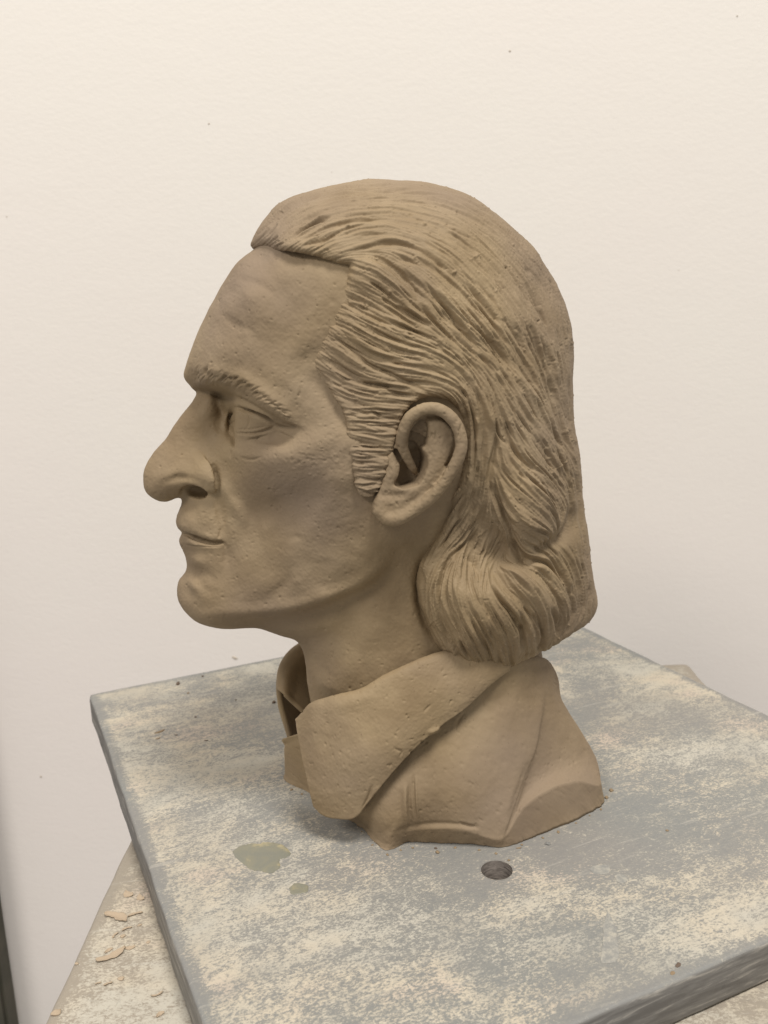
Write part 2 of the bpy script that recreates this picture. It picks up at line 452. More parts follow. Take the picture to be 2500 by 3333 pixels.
FACE_PTS = [(900,860,4.75),(850,900,4.55),(980,880,5.7),(1080,900,6.35),(800,960,4.75),(900,960,5.55),(1000,980,6.2),(1070,1000,6.6),(740,1020,3.75),
    (820,1060,5.35),(920,1080,6.0),(1000,1100,6.35),(740,1130,4.6),(850,1150,5.75),(950,1160,6.2),(1020,1200,6.35),(700,1200,3.9),
    (800,1230,5.3),(880,1270,5.85),(940,1320,6.1),(1000,1290,6.3),(1050,1300,6.5),(1080,1380,6.8),(655,1232,2.5),(690,1290,1.85),(740,1290,2.45),
    (660,1340,1.3),(700,1340,1.35),(735,1350,1.6),(640,1400,1.2),(700,1400,1.5),(740,1410,1.95),(600,1450,1.25),(660,1450,1.5),(720,1460,2.3),
    (560,1500,1.45),(620,1510,1.75),(520,1540,1.45),(560,1580,1.6),(620,1570,2.0),(680,1560,2.5),(700,1600,2.5),(650,1610,2.0),
    (790,1330,4.0),(800,1400,4.1),(850,1400,4.55),(900,1410,4.9),(960,1400,5.8),(780,1470,3.8),(850,1480,4.85),(930,1470,5.85),(1020,1460,6.6),(1100,1470,7.05),(1180,1450,7.3),
    (740,1520,2.75),(800,1550,4.0),(880,1560,5.1),(960,1560,6.05),(1050,1560,6.75),(1150,1560,7.15),(1250,1560,7.3),
    (650,1660,1.95),(700,1650,2.4),(740,1620,2.75),(780,1640,3.35),(850,1640,4.25),(920,1660,5.0),(1000,1660,5.75),(1080,1660,6.35),(1170,1660,6.85),(1260,1680,7.1),
    (620,1700,1.75),(680,1710,2.35),(740,1710,2.95),(800,1720,3.5),(880,1740,4.3),(960,1760,5.05),(1050,1760,5.8),(1150,1760,6.45),(1220,1780,6.7),
    (620,1760,1.6),(680,1770,2.4),(740,1780,2.95),(640,1830,1.95),(700,1840,2.65),(780,1830,3.35),(860,1840,4.05),(950,1850,4.85),(1050,1850,5.6),(1140,1850,6.1),(1200,1850,6.2),
    (630,1910,1.95),(700,1920,2.75),(780,1920,3.4),(870,1930,4.15),(950,1930,4.7),(1040,1920,5.3),(1120,1900,5.6),
    (660,1980,2.2),(740,1990,2.8),(830,1985,3.5),(930,1985,4.1),(1000,1975,4.55),
    (900,2030,2.9),(1000,2040,3.6),(1100,2000,4.6),(1180,1960,5.2),(1250,1900,5.6),(1290,1800,6.1),(1350,1750,6.3),
    (1050,2120,2.9),(1120,2100,4.0),(1200,2060,5.0),(1300,2000,5.5),(1350,1880,5.7),(1060,2230,3.0),(1130,2220,4.2),(1230,2180,5.3),(1340,2120,5.6),(1420,2000,5.7),
    (1150,2330,4.5),(1110,2450,4.0),(1250,2430,5.4),(1300,2300,5.6),(1450,2250,5.7),(1380,1560,7.0),(1420,1650,6.35),(1400,1480,7.2),(1480,1720,5.8)]
FF = Field()
fo = np.array(FACE_OUT, float)
FF.outline(fo[:, :2], fo[:, 2], (1000, 1600))
for p in FACE_PTS: FF.pt(*p)
# skull under the hair
hc = np.array([1350, 1150.0])
for i in range(6, len(HAIR_OUT) - 6, 2):
    p = np.array(HAIR_OUT[i][:2], float); q = p + (hc - p) / np.linalg.norm(hc - p) * 60
    X, Z = px2loc(q[0], q[1], 0.0); FF.raw(float(X), float(Z), 0.0)
for px, py, w in HAIR_PTS:
    if w > 6.2 and py < 1700 and px > 1150: FF.pt(px, py, w - .7)
for px, py, w in [(1600,1900,4.6),(1560,2100,5.0),(1650,2200,4.6)]: FF.pt(px, py, w)
for px, py in [(1760,1850),(1740,2000),(1760,2150)]:
    X, Z = px2loc(px, py, 0.0); FF.raw(float(X), float(Z), 0.0)
FF.solve(.01)

HAIRLINE = [(818,828),(830,822),(861,813),(910,809),(970,815),(1024,828),(1062,841),(1105,855),(1143,862),(1135,892),(1124,928),(1111,960),(1094,993),(1075,1036),
    (1059,1080),(1037,1123),(1024,1161),(1016,1190),(1031,1212),(1056,1240),(1075,1270),(1094,1302),(1121,1338),(1130,1373),(1130,1405),(1136,1470),(1148,1525),(1158,1579),
    (1170,1606),(1184,1622),(1214,1620),(1234,1600),(1246,1580),(1258,1545),(1268,1515),(1279,1487),(1284,1455),(1290,1425),(1303,1385),(1317,1350),(1340,1322),(1370,1303),(1400,1294),(1435,1297),(1465,1305),
    (1498,1330),(1520,1365),(1532,1410),(1530,1470),(1518,1530),(1500,1590),(1480,1640),(1470,1690),(1440,1745),(1402,1800),(1378,1850),(1371,1921),(1377,1976),(1396,2035),(1420,2095),
    (1440,2130),(1478,2162),(1523,2182),(1583,2196),(1645,2196),(1703,2178),(1757,2152),(1808,2128),(1850,2102),(1890,2075),(1935,2048),(2000,2050)]

# ------------------------------------------------------------------ relief strokes: face
RF = Relief(); RE = Relief()          # RF big forms (set before meshing), RE fine marks
def S(rel, tag, pts, width, amp, taper=True):
    rel.stamp(smoothline(pz(tag, pts), 2.0), width, amp, taper)
S(RF, 'Z1', [(440,955),(500,950),(560,955),(680,985),(780,1035),(860,1095),(940,1170),(1010,1240)], 19, 4.6)
S(RF, 'Z1', [(420,960),(520,980),(600,1000),(700,1030),(790,1085),(860,1140)], 9, 1.6)
S(RF, 'Z1', [(470,1052),(540,1068),(620,1095),(690,1118)], 14, -7.5)
S(RF, 'Z1', [(520,1090),(570,1130),(610,1180),(630,1250)], 18, -5.0)
RF.step(smoothline(pz('ZE', [(225,135),(330,170),(430,215),(540,270),(640,330),(760,400),(900,480),(1030,545),(1150,590)])), 34, 4.2, 2.6, 1)
S(RF, 'ZE', [(250,300),(235,400),(215,500),(205,600),(210,700),(225,790)], 8, -8.0)
S(RF, 'ZE', [(290,255),(400,290),(520,345),(640,400),(750,465),(840,530)], 6, 2.3)
S(RE, 'ZE', [(275,318),(330,330),(400,360),(520,400),(640,452),(710,492),(780,555)], 3.8, -4.6)
S(RE, 'ZE', [(640,440),(690,480),(710,500)], 4, -1.8)
S(RE, 'ZE', [(780,560),(860,590),(960,605),(1080,610)], 4, -1.8)
S(RE, 'ZE', [(290,665),(420,668),(560,655),(690,622),(800,582)], 2.8, -1.6)
S(RE, 'ZE', [(560,675),(690,640),(800,620)], 2.2, -.8)
S(RE, 'ZE', [(535,755),(610,718),(700,700)], 2.6, -1.0)
S(RF, 'ZE', [(300,700),(430,700),(560,690),(680,665)], 9, 1.3)
S(RE, 'ZE', [(350,355),(415,410),(448,480),(440,560),(395,625)], 2.3, -.8)
RF.step(smoothline(pz('ZE', [(270,800),(420,800),(600,790),(760,815),(880,835),(1000,815),(1090,740)])), 34, -1.6, 4, 1)
S(RF, 'ZE', [(820,690),(900,740),(980,740)], 22, -2.2)
S(RE, 'ZE', [(300,610),(420,615),(560,600),(680,575)], 2.2, -.6)
S(RE, 'ZE', [(860,650),(960,700),(1060,735)], 2.6, -.8); S(RE, 'ZE', [(430,760),(520,740),(600,742)], 2.4, -.7); S(RE, 'ZE', [(900,540),(980,570),(1080,590)], 3, -1.2)
S(RE, 'ZE', [(330,985),(430,1020),(520,1015),(610,990)], 3, -.7)
S(RE, 'ZE', [(205,880),(208,990)], 2.5, -.8)
for q in [[(185,440),(215,410),(240,385)],[(200,540),(230,515),(262,500)]]: S(RE, 'ZE', q, 2.2, -1.4)
S(RE, 'ZE', [(225,580),(232,700),(240,850)], 3.0, -2.8)
# nose
RF.step(smoothline(pz('ZN', [(700,90),(740,120),(790,180),(822,250),(840,330),(848,420),(850,500)])), 46, 5.0, 2.0, -1)
S(RE, 'ZN', [(720,105),(780,165),(820,240),(840,330),(848,430),(850,500)], 2.8, -2.0, True)
RF.step(smoothline(pz('ZN', [(848,495),(800,512),(750,508),(700,470),(650,445),(570,430),(500,445),(455,500),(430,560)])), 30, -6.0, 2.6, 1)
S(RF, 'ZN', [(812,205),(842,270),(858,350),(864,430),(866,510)], 6, -3.0)
S(RF, 'ZN', [(240,440),(330,380),(450,350),(560,365),(660,405),(730,430)], 9, -1.7)
S(RF, 'ZN', [(480,400),(560,392),(640,412),(700,450)], 7, 1.3)
S(RF, 'ZN', [(640,130),(680,200),(720,290),(730,380)], 24, 2.4)
S(RF, 'ZN', [(250,330),(330,240),(420,170)], 12, -1.0)
# mouth
S(RF, 'ZN', [(430,905),(520,955),(640,1003),(740,1038),(830,1052),(912,1050)], 5, -4.2)
S(RE, 'ZN', [(500,955),(600,995),(700,1030),(800,1050),(915,1052),(942,1100)], 2.6, -2.8)
S(RF, 'ZN', [(420,850),(520,905),(640,950),(760,985),(860,1000)], 11, 1.9)
S(RF, 'ZN', [(455,1020),(560,1055),(680,1085),(800,1085),(900,1078)], 9, 1.6)
S(RF, 'ZN', [(500,1130),(600,1160),(720,1180)], 16, -1.4)
S(RE, 'ZN', [(470,1060),(600,1095),(760,1095),(900,1090)], 3, -.6)
S(RE, 'ZN', [(905,870),(890,930),(860,1000)], 3, -.9)
S(RF, 'ZN', [(940,1090),(955,1200),(960,1300)], 10, -1.4)
# folds of the cheek
S(RF, 'ZN', [(880,420),(960,540),(1060,690),(1150,830)], 15, 3.2)
S(RF, 'ZN', [(870,540),(885,680),(905,820),(930,960)], 12, -3.2)
S(RF, 'ZN', [(1200,640),(1230,760),(1220,900),(1180,1050)], 22, -1.6)
S(RF, 'ZN', [(560,1340),(600,1420),(690,1520),(790,1600)], 12, -2.0)
S(RF, 'Z2', [(420,900),(520,1000),(620,1060),(720,1090)], 26, 1.4)
S(RF, 'Z2', [(620,640),(640,760),(640,880)], 16, -1.6)
S(RF, 'Z2', [(760,420),(880,470),(1000,440),(1120,380),(1200,320)], 42, -4.6)
RF.step(smoothline(pz('Z2', [(1240,330),(1190,430),(1130,530),(1080,620),(1020,670),(930,740)])), 70, 2.0, 30, 1)
S(RF, 'Z2', [(900,760),(940,860),(920,960),(830,1010)], 26, -1.4)
S(RF, 'Z2', [(1020,820),(980,930),(880,1000)], 12, -1.1)
S(RF, 'Z1', [(700,1420),(820,1450),(960,1420),(1120,1380),(1290,1330)], 30, 2.2)
S(RF, 'Z2', [(430,1120),(560,1095),(700,1090),(860,1085),(1020,1060),(1160,1020),(1300,975),(1420,920),(1520,850),(1590,760)], 16, 3.8)
S(RF, 'Z2', [(800,1170),(950,1140),(1100,1110),(1250,1060),(1400,1000),(1520,930),(1610,820)], 22, -4.4)
S(RF, 'Z4', [(520,1130),(500,1220),(492,1330),(505,1430),(545,1540),(600,1640)], 13, -5.0)
S(RF, 'Z2', [(1180,1250),(1330,1180),(1460,1060),(1560,900)], 40, -1.6)
S(RF, 'Z2', [(1200,1560),(1350,1400),(1500,1180),(1600,960)], 36, 2.6)
# forehead
S(RF, 'Z1', [(670,365),(740,390),(820,415),(900,470)], 8, -1.4)
S(RF, 'Z1', [(570,595),(620,615),(680,660),(780,690)], 9, -1.3)
S(RF, 'Z1', [(960,560),(940,700),(930,820),(900,930)], 40, -.9)
S(RF, 'Z1', [(1060,940),(1100,880),(1160,820)], 26, -1.8)
S(RF, 'Z1', [(1090,960),(1180,1020),(1260,1120),(1320,1240)], 20, -2.2)
# eyebrow hairs
g = np.random.default_rng(3)
bl = smoothline(pz('Z1', [(430,965),(500,960),(560,975),(680,1005),(760,1045),(840,1100),(930,1160),(1000,1230)]), 3.2)
for i in range(len(bl)):
    t = i / len(bl)
    for _ in range(2):
        c = bl[i] + g.normal(0, 1, 2) * [5, 9 * (1 - .4 * t)] + [0, -5]
        a = math.radians((-62 + 75 * t) + g.normal(0, 12)); L = g.uniform(10, 24)
        dv = np.array([math.cos(a), math.sin(a)])
        RE.stamp(smoothline([c - dv * L * .6, c + g.normal(0, 1, 2), c + dv * L * .6], 2), g.uniform(1.6, 2.6), (-1 if g.random() < .75 else .7) * g.uniform(.3, .8) * (1 - .4 * t))
# nicks and pores over the skin
for _ in range(330):
    x, y = g.uniform(460, 1400), g.uniform(830, 2330)
    a = g.normal(0.5, .9); L = g.uniform(2, 11)
    RE.stamp(smoothline([(x, y), (x + L * math.cos(a), y + L * math.sin(a) + g.normal(0, 1))], 2), g.uniform(1.5, 2.2), -g.uniform(.2, .7))
for _ in range(300):
    RE.blob(g.uniform(460, 1400), g.uniform(830, 2330), g.uniform(1.6, 2.6), g.uniform(-.8, .4))
for (cx, cy, sx, sy, n) in [(1030,1490,50,28,80),(760,1830,60,70,30),(1000,1180,40,60,30),(930,1560,40,25,40),(1100,1420,30,60,60),(700,1700,40,30,50),(1220,1700,60,40,50)]:
    for _ in range(n): RE.blob(g.normal(cx, sx), g.normal(cy, sy), (g.uniform(1.8, 4.5), g.uniform(1.5, 2.4)), g.uniform(-.4, .35))
for _ in range(90):                                      # finger and tool smears
    x, y = g.uniform(560, 1350), g.uniform(880, 2250); a = g.normal(1.1, .7); L = g.uniform(30, 110)
    RE.stamp(smoothline([(x, y), (x + L * .5 * math.cos(a) + g.normal(0, 5), y + L * .5 * math.sin(a)), (x + L * math.cos(a), y + L * math.sin(a))], 4), g.uniform(6, 14), g.choice([-1, 1]) * g.uniform(.15, .45))
RE.a += (.04 * noise2(1.2, seed=5) + .03 * noise2(3.5, seed=6) + .10 * noise2(9, seed=8) + .22 * noise2(17, seed=9)).astype(np.float32)

# ------------------------------------------------------------------ relief strokes: hair
GUIDES = [('Z3', g_) for g_ in [
 [(0,330),(60,250),(150,190),(300,150),(480,125),(700,115),(900,150),(1080,240),(1230,370),(1350,520),(1430,700),(1480,900),(1500,1100),(1510,1300)],
 [(20,370),(120,290),(250,230),(400,205),(600,200),(800,230),(980,310),(1120,430),(1240,580),(1340,760),(1410,950),(1460,1150),(1500,1350)],
 [(60,395),(160,330),(280,275),(420,250),(600,250),(780,290),(930,370),(1060,480),(1180,630),(1280,800),(1370,1000),(1440,1200),(1490,1400)],
 [(150,410),(260,350),(400,300),(560,290),(720,330),(860,400),(1000,510),(1110,640),(1220,800),(1310,960),(1390,1130),(1460,1320),(1520,1500)],
 [(330,440),(480,395),(620,385),(740,430),(860,500),(960,590),(1050,690),(1130,800),(1200,900),(1290,1040),(1380,1200),(1450,1380),(1510,1540)],
 [(400,440),(500,430),(590,480),(680,560),(740,620),(830,720),(920,810),(1010,900),(1090,980),(1170,1080),(1260,1220),(1350,1370),(1440,1520)],
 [(420,480),(520,520),(610,590),(700,680),(790,760),(880,850),(960,930),(1050,1010),(1120,1100),(1190,1220),(1260,1350),(1340,1470)],
 [(400,530),(500,570),(600,640),(700,720),(800,800),(900,890),(990,960),(1070,1050),(1130,1180),(1170,1320),(1220,1450)],
 [(370,600),(470,640),(580,700),(700,780),(800,840),(900,910),(990,980),(1060,1080),(1100,1200),(1120,1350),(1130,1500)],
 [(340,670),(450,720),(560,770),(680,820),(800,870),(900,930),(980,1010),(1040,1110),(1080,1230),(1100,1400),(1090,1550)],
 [(300,750),(400,790),(520,850),(640,900),(760,930),(860,970),(950,1040),(1020,1130),(1050,1250),(1060,1400),(1050,1550)],
 [(280,830),(380,890),(480,950),(600,990),(720,1010),(840,1040),(930,1090),(990,1170),(1020,1280),(1030,1420),(1020,1580)],
 [(230,900),(330,970),(440,1040),(560,1070),(680,1080),(800,1090),(900,1120),(970,1190),(1000,1300)],
 [(200,980),(290,1040),(380,1090),(500,1120),(620,1130),(720,1150)],
 [(230,1060),(320,1110),(420,1150),(540,1170),(660,1190)],
 [(290,1140),(380,1180),(480,1200),(600,1215),(650,1220)],
 [(340,1220),(440,1240),(540,1255),(620,1270)],
 [(370,1300),(470,1320),(560,1350),(610,1370)],
 [(370,1380),(460,1400),(560,1420),(600,1430)],
 [(390,1480),(480,1495),(590,1500)],
 [(400,1560),(480,1575),(560,1570)],
 [(415,1640),(470,1650),(530,1640)]]]
GUIDES += [('Z4', g_) for g_ in [
 [(830,130),(880,230),(920,330),(930,430),(915,560),(900,700),(870,820),(820,930),(750,1030),(670,1110),(600,1200),(560,1300),(550,1400),(570,1500)],
 [(800,170),(840,280),(850,400),(840,550),(820,700),(780,830),(710,940),(640,1030),(570,1130),(530,1230),(520,1340),(540,1450),(590,1560),(650,1660)],
 [(790,300),(800,450),(790,600),(740,720),(680,800)],
 [(960,400),(1040,480),(1120,560),(1220,640),(1310,740),(1360,850),(1340,960),(1310,1030)],
 [(940,560),(1000,650),(1080,730),(1160,800),(1240,880),(1300,960),(1320,1030)],
 [(930,650),(960,760),(1020,850),(1090,920),(1180,970),(1290,1020)],
 [(920,760),(950,880),(1000,980),(1050,1070),(1120,1130),(1220,1150)],
 [(1100,330),(1200,450),(1290,560),(1370,680),(1410,800),(1420,920),(1400,1030)],
 [(1250,300),(1330,420),(1400,540),(1440,680),(1455,850),(1470,1000),(1490,1150),(1510,1300),(1500,1450)],
 [(1350,1050),(1420,1150),(1470,1280),(1480,1400),(1440,1520),(1380,1600)],
 [(1150,1190),(1240,1230),(1320,1330),(1370,1440),(1380,1560),(1340,1640)],
 [(1000,1170),(1100,1210),(1190,1290),(1250,1390),(1290,1500),(1290,1600),(1250,1680)],
 [(960,1220),(1020,1310),(1100,1390),(1170,1480),(1210,1580),(1200,1690)],
 [(930,1290),(980,1380),(1050,1470),(1110,1570),(1130,1690),(1090,1770)],
 [(820,1150),(820,1200),(830,1300),(870,1400),(920,1500),(970,1600),(1010,1700),(1020,1780)],
 [(760,1120),(740,1220),(740,1340),(770,1460),(830,1570),(890,1680),(920,1770)],
 [(700,1150),(660,1260),(660,1380),(690,1490),(740,1590),(800,1690),(850,1770)],
 [(620,1220),(600,1330),(610,1440),(650,1550),(710,1650),(770,1740)],
 [(900,900),(880,1000),(850,1080)],
 [(1000,1000),(970,1080),(900,1180),(870,1300)]]]
GL = [smoothline(pz(t, p), 10) for t, p in GUIDES]
gp_ = np.vstack(GL); gt = np.vstack([np.gradient(l, axis=0) for l in GL]); gt /= np.linalg.norm(gt, axis=1)[:, None]
CS = 16
cy_, cx_ = np.mgrid[0:MNY * MS / CS + 2, 0:MNX * MS / CS + 2]
cx_ = cx_ * CS + MX0; cy_ = cy_ * CS + MY0
d2 = (cx_[..., None] - gp_[:, 0]) ** 2 + (cy_[..., None] - gp_[:, 1]) ** 2
wgt = 1 / (d2 + 60) ** 2
VX = (wgt * gt[:, 0]).sum(-1); VY = (wgt * gt[:, 1]).sum(-1)
l = np.hypot(VX, VY) + 1e-12; VX /= l; VY /= l
def flow(x, y):
    u = np.clip((x - MX0) / CS, 0, VX.shape[1] - 1.01); v = np.clip((y - MY0) / CS, 0, VX.shape[0] - 1.01)
    i = u.astype(int); j = v.astype(int); fx = u - i; fy = v - j
    def b(a): return (a[j, i] * (1 - fx) + a[j, i + 1] * fx) * (1 - fy) + (a[j + 1, i] * (1 - fx) + a[j + 1, i + 1] * fx) * fy
    a, c = b(VX), b(VY); n = np.hypot(a, c) + 1e-9
    return a / n, c / n
# streak textures: noise smeared along the flow
hy0, hx0 = 0, 200
HY, HX = 850, 600
yy, xx = np.mgrid[hy0:hy0 + HY, hx0:hx0 + HX].astype(np.float32)
def lic(n, steps, st):
    acc = n[hy0:hy0 + HY, hx0:hx0 + HX].copy(); tot = 1.0
    for sg in (1, -1):
        x = xx * MS + MX0; y = yy * MS + MY0
        for k in range(steps):
            vx, vy = flow(x, y); x = x + vx * st * sg; y = y + vy * st * sg
            i = np.clip(np.round((x - MX0) / MS).astype(int), 0, MNX - 1); j = np.clip(np.round((y - MY0) / MS).astype(int), 0, MNY - 1)
            w = .5 + .5 * math.cos(math.pi * (k + 1) / (steps + 1)); acc += w * n[j, i]; tot += w
    acc -= acc.mean(); return acc / acc.std()
RH = Relief()
sl = (slice(hy0, hy0 + HY), slice(hx0, hx0 + HX))
l1 = lic(noise2(6.0, seed=11), 22, 9.0); l2 = lic(noise2(2.6, seed=12), 18, 6.0); l3 = lic(noise2(1.3, seed=13), 24, 4.0); l4 = lic(noise2(.8, seed=15), 16, 2.5)
soft = blur(np.random.default_rng(14).standard_normal((MNY, MNX)).astype(np.float32), 26)[sl]; soft = np.clip(.85 + .35 * soft / soft.std(), .35, 1.6)
cr = np.exp(-(l2 / .16) ** 2) * (l1 > -.3) + .8 * np.exp(-(l1 / .10) ** 2)
RH.a[sl] += (.42 * np.tanh(l1 * .8) + soft * (.34 * np.tanh(l2) + .26 * l3 + .16 * l4 - .38 * cr)).astype(np.float32)
g = np.random.default_rng(21)
def follow(x, y, L, st=4.0, wob=0.0):
    pts = [(x, y)]
    for k in range(int(L / st)):
        vx, vy = flow(np.array(x), np.array(y)); x = float(x + vx * st); y = float(y + vy * st)
        pts.append((x + wob * math.sin(k * .5), y)); 
    return smoothline(pts[::2], 2.5)
hp = np.array(HAIRLINE + [(1990,1900),(1960,1300),(1900,900),(1700,700),(1400,570),(1100,570),(850,650),(790,800)], float)
def in_hair(x, y):
    c = False; n = len(hp)
    for i in range(n):
        x0, y0 = hp[i]; x1, y1 = hp[(i + 1) % n]
        if (y0 > y) != (y1 > y) and x < (x1 - x0) * (y - y0) / (y1 - y0) + x0: c = not c
    return c
cnt = 0
while cnt < 900:
    x, y = g.uniform(830, 1930), g.uniform(590, 2160)
    if not in_hair(x, y): continue
    cnt += 1
    calm = (y < 900 and x > 1000)                       # the crown is smoother
    big = g.random() < (.05 if calm else .22)
    L = g.uniform(70, 260) if big else g.uniform(16, 150)
    ln = follow(x, y, L)
    if len(ln) < 4: continue
    wd = g.uniform(3.4, 6.0) if big else g.uniform(1.7, 2.9)
    am = -(g.uniform(.9, 2.0) if big else g.uniform(.4, 1.25)) * (.6 if calm else 1)
    RH.stamp(ln, wd, am)
    if g.random() < .5:                                 # burr thrown up beside the cut
        tg = np.gradient(ln, axis=0); tg /= np.linalg.norm(tg, axis=1)[:, None]
        sd_ = 1 if g.random() < .5 else -1
        off = ln + np.stack([-tg[:, 1], tg[:, 0]], -1) * (wd * 1.5 + 1.0) * sd_ + g.normal(0, .8, ln.shape)
        RH.stamp(off, 1.8, -am * .4)
for tg_, p, w_, a_ in [
    ('Z3', [(330,445),(440,400),(560,378),(680,390),(780,440),(880,520)], 6, -2.0), ('Z3', [(340,430),(460,385),(580,362),(700,375)], 6, 1.4),
    ('Z3', [(400,445),(480,425),(540,455),(620,520),(700,600),(740,680)], 11, -2.6), ('Z3', [(430,480),(540,530),(640,620),(720,700)], 12, 2.0),
    ('Z3', [(770,590),(860,690),(940,800),(1040,920),(1100,1000)], 6, -2.6), ('Z3', [(650,500),(760,580),(880,680),(1000,790),(1080,870)], 9, 1.5),
    ('Z3', [(600,460),(740,480),(860,540),(960,640),(1080,760)], 7, -2.2), ('Z3', [(740,700),(840,810),(950,910)], 5, -2.4),
    ('Z3', [(320,840),(400,900),(480,950),(560,975),(640,985)], 8, -3.0), ('Z3', [(300,860),(390,940),(480,1010),(600,1060),(700,1110),(760,1140)], 5, -2.8),
    ('Z3', [(280,840),(360,870),(460,925),(560,960)], 9, 1.6), ('Z3', [(210,970),(300,1010),(420,1080),(520,1110)], 8, -2.2),
    ('Z3', [(620,700),(700,750),(800,805)], 5, -2.6), ('Z3', [(620,690),(700,730),(780,790)], 3, 1.2),
    ('Z3', [(460,740),(580,790),(700,830),(800,880),(900,930)], 5, -1.8), ('Z3', [(360,660),(460,690),(560,740),(640,770)], 6, -1.6),
    ('Z3', [(1080,880),(1160,950),(1230,1030),(1290,1120)], 16, -2.2), ('Z3', [(1180,980),(1270,1090),(1360,1230),(1430,1350)], 9, 1.8),
    ('Z3', [(1290,800),(1360,950),(1420,1100),(1470,1260),(1500,1400)], 13, -2.4), ('Z3', [(1220,640),(1320,820),(1400,1000)], 8, 1.3),
    ('Z3', [(1150,1230),(1180,1300),(1210,1400)], 6, -1.4), ('Z3', [(1130,1090),(1250,1280),(1370,1440),(1440,1560)], 7, -1.8),
    ('Z3', [(480,1245),(510,1255),(540,1275)], 3, -2.4), ('Z3', [(560,1120),(600,1150),(690,1165)], 4, -2.0),
    ('Z4', [(940,330),(945,450),(925,580),(905,700)], 7, -3.0), ('Z4', [(870,200),(925,330),(935,440),(912,560)], 8, 1.8),
    ('Z4', [(795,250),(815,400),(815,560),(800,660)], 5, -1.8), ('Z4', [(850,250),(880,400),(875,560),(850,700)], 5, -1.4),
    ('Z4', [(930,700),(965,800),(1000,900),(1040,1000),(1080,1090),(1150,1150)], 10, -3.8), ('Z4', [(960,700),(1040,840),(1150,930),(1260,1000)], 16, 2.2),
    ('Z4', [(1040,1080),(1100,1140),(1160,1160),(1220,1160)], 10, -4.5), ('Z4', [(1180,960),(1230,980),(1290,1010)], 4, -2.4),
    ('Z4', [(1300,1010),(1340,1030),(1400,960),(1420,860)], 14, -3.6), ('Z4', [(1060,640),(1180,740),(1270,840),(1310,930)], 24, 2.6),
    ('Z4', [(1320,1050),(1250,1080),(1190,1110)], 12, -3.2), ('Z4', [(1100,620),(1200,700),(1290,790),(1330,900)], 5, -1.6),
    ('Z4', [(880,900),(900,960),(960,1030),(1000,1120)], 22, -3.2), ('Z4', [(820,980),(790,1030),(720,1090),(660,1150),(620,1210)], 5, -2.6),
    ('Z4', [(930,1200),(990,1280),(1060,1350),(1140,1430),(1190,1530)], 12, -2.8), ('Z4', [(960,1200),(1070,1230),(1180,1310),(1240,1400),(1280,1500)], 10, 2.0),
    ('Z4', [(930,1300),(990,1400),(1060,1500),(1120,1600)], 6, -2.6), ('Z4', [(1060,1150),(1160,1180),(1260,1250),(1330,1360),(1370,1480)], 7, -2.2),
    ('Z4', [(1110,1480),(1120,1580),(1110,1680)], 7, -3.0), ('Z4', [(1190,1480),(1230,1560),(1240,1640),(1220,1700)], 6, -2.4), ('Z4', [(1280,1440),(1320,1520),(1330,1600)], 6, -2.2),
    ('Z4', [(680,1160),(640,1260),(650,1400),(690,1480)], 5, -1.6), ('Z4', [(730,1150),(700,1260),(710,1380)], 5, 1.2), ('Z4', [(790,1130),(830,1180),(850,1250)], 6, -2.0),
    ('Z4', [(870,1380),(920,1480),(970,1570)], 7, -2.0), ('Z4', [(730,1640),(760,1700),(790,1740)], 3, -2.2), ('Z4', [(620,1580),(660,1650),(700,1700)], 4, -1.8),
    ('Z4', [(500,1210),(500,1330),(510,1430)], 4, -2.0), ('Z4', [(600,1090),(650,1020),(700,950),(730,900)], 4, -2.6),
    ('Z3', [(0,400),(60,330),(130,270)], 4, -1.4), ('Z3', [(70,350),(170,280),(260,250)], 4, -1.6), ('Z3', [(180,350),(280,300),(380,270)], 4, -1.6), ('Z3', [(120,400),(220,370),(320,330)], 5, -1.8)]:
    S(RH, tg_, p, w_, a_ * (1.2 if tg_ == 'Z4' else 1.0))
y = 1208
while y < 1665:                                         # rake marks across the sideburn
    y += g.uniform(15, 34)
    x0 = 362 + max(0, (y - 1400)) * .17 + g.uniform(-8, 10); x1 = 640 - max(0, y - 1380) * .42
    sg = g.uniform(-.04, .16); L_ = x1 - x0
    a0, a1 = (0, g.uniform(.6, 1)) if g.random() < .5 else (g.uniform(0, .35), 1)
    p = [(x0 + L_ * t_, y + L_ * t_ * sg + g.normal(0, 3)) for t_ in (a0, a0 + (a1 - a0) * .35, a0 + (a1 - a0) * .7, a1)]
    S(RH, 'Z3', p, g.uniform(2.2, 5.0), -g.uniform(.8, 2.0), True)
    if g.random() < .7: S(RH, 'Z3', [(q_[0], q_[1] - g.uniform(6, 11)) for q_ in p], g.uniform(2.0, 3.0), g.uniform(.6, 1.3), True)
for _ in range(210):                                    # crumbs and pits
    x, y = g.uniform(820, 1930), g.uniform(590, 2160)
    RH.blob(x, y, g.uniform(1.6, 2.8), g.choice([-1, -1, 1]) * g.uniform(.3, .9))
for _ in range(60):                                     # torn flakes left by the tool
    x, y = g.uniform(950, 1880), g.uniform(800, 2100)
    if in_hair(x, y) and in_hair(x - 40, y - 40):
        ln = follow(x, y, g.uniform(14, 40)); ln = ln + g.normal(0, 1.6, ln.shape)
        if len(ln) > 3: RH.step(ln, g.uniform(5, 10), g.uniform(.6, 1.3), 1.6, int(g.choice((-1, 1))))
for _ in range(14): RH.blob(g.uniform(900, 1900), g.uniform(650, 2100), g.uniform(3, 4.5), g.uniform(.8, 1.5))

gx_ = (np.arange(MNX) * MS + MX0)[None, :]; gy_ = (np.arange(MNY) * MS + MY0)[:, None]
RH.a *= (1 - .6 * np.exp(-((gx_ - 832) / 24.0) ** 2 - ((gy_ - 760) / 70.0) ** 2)).astype(np.float32)
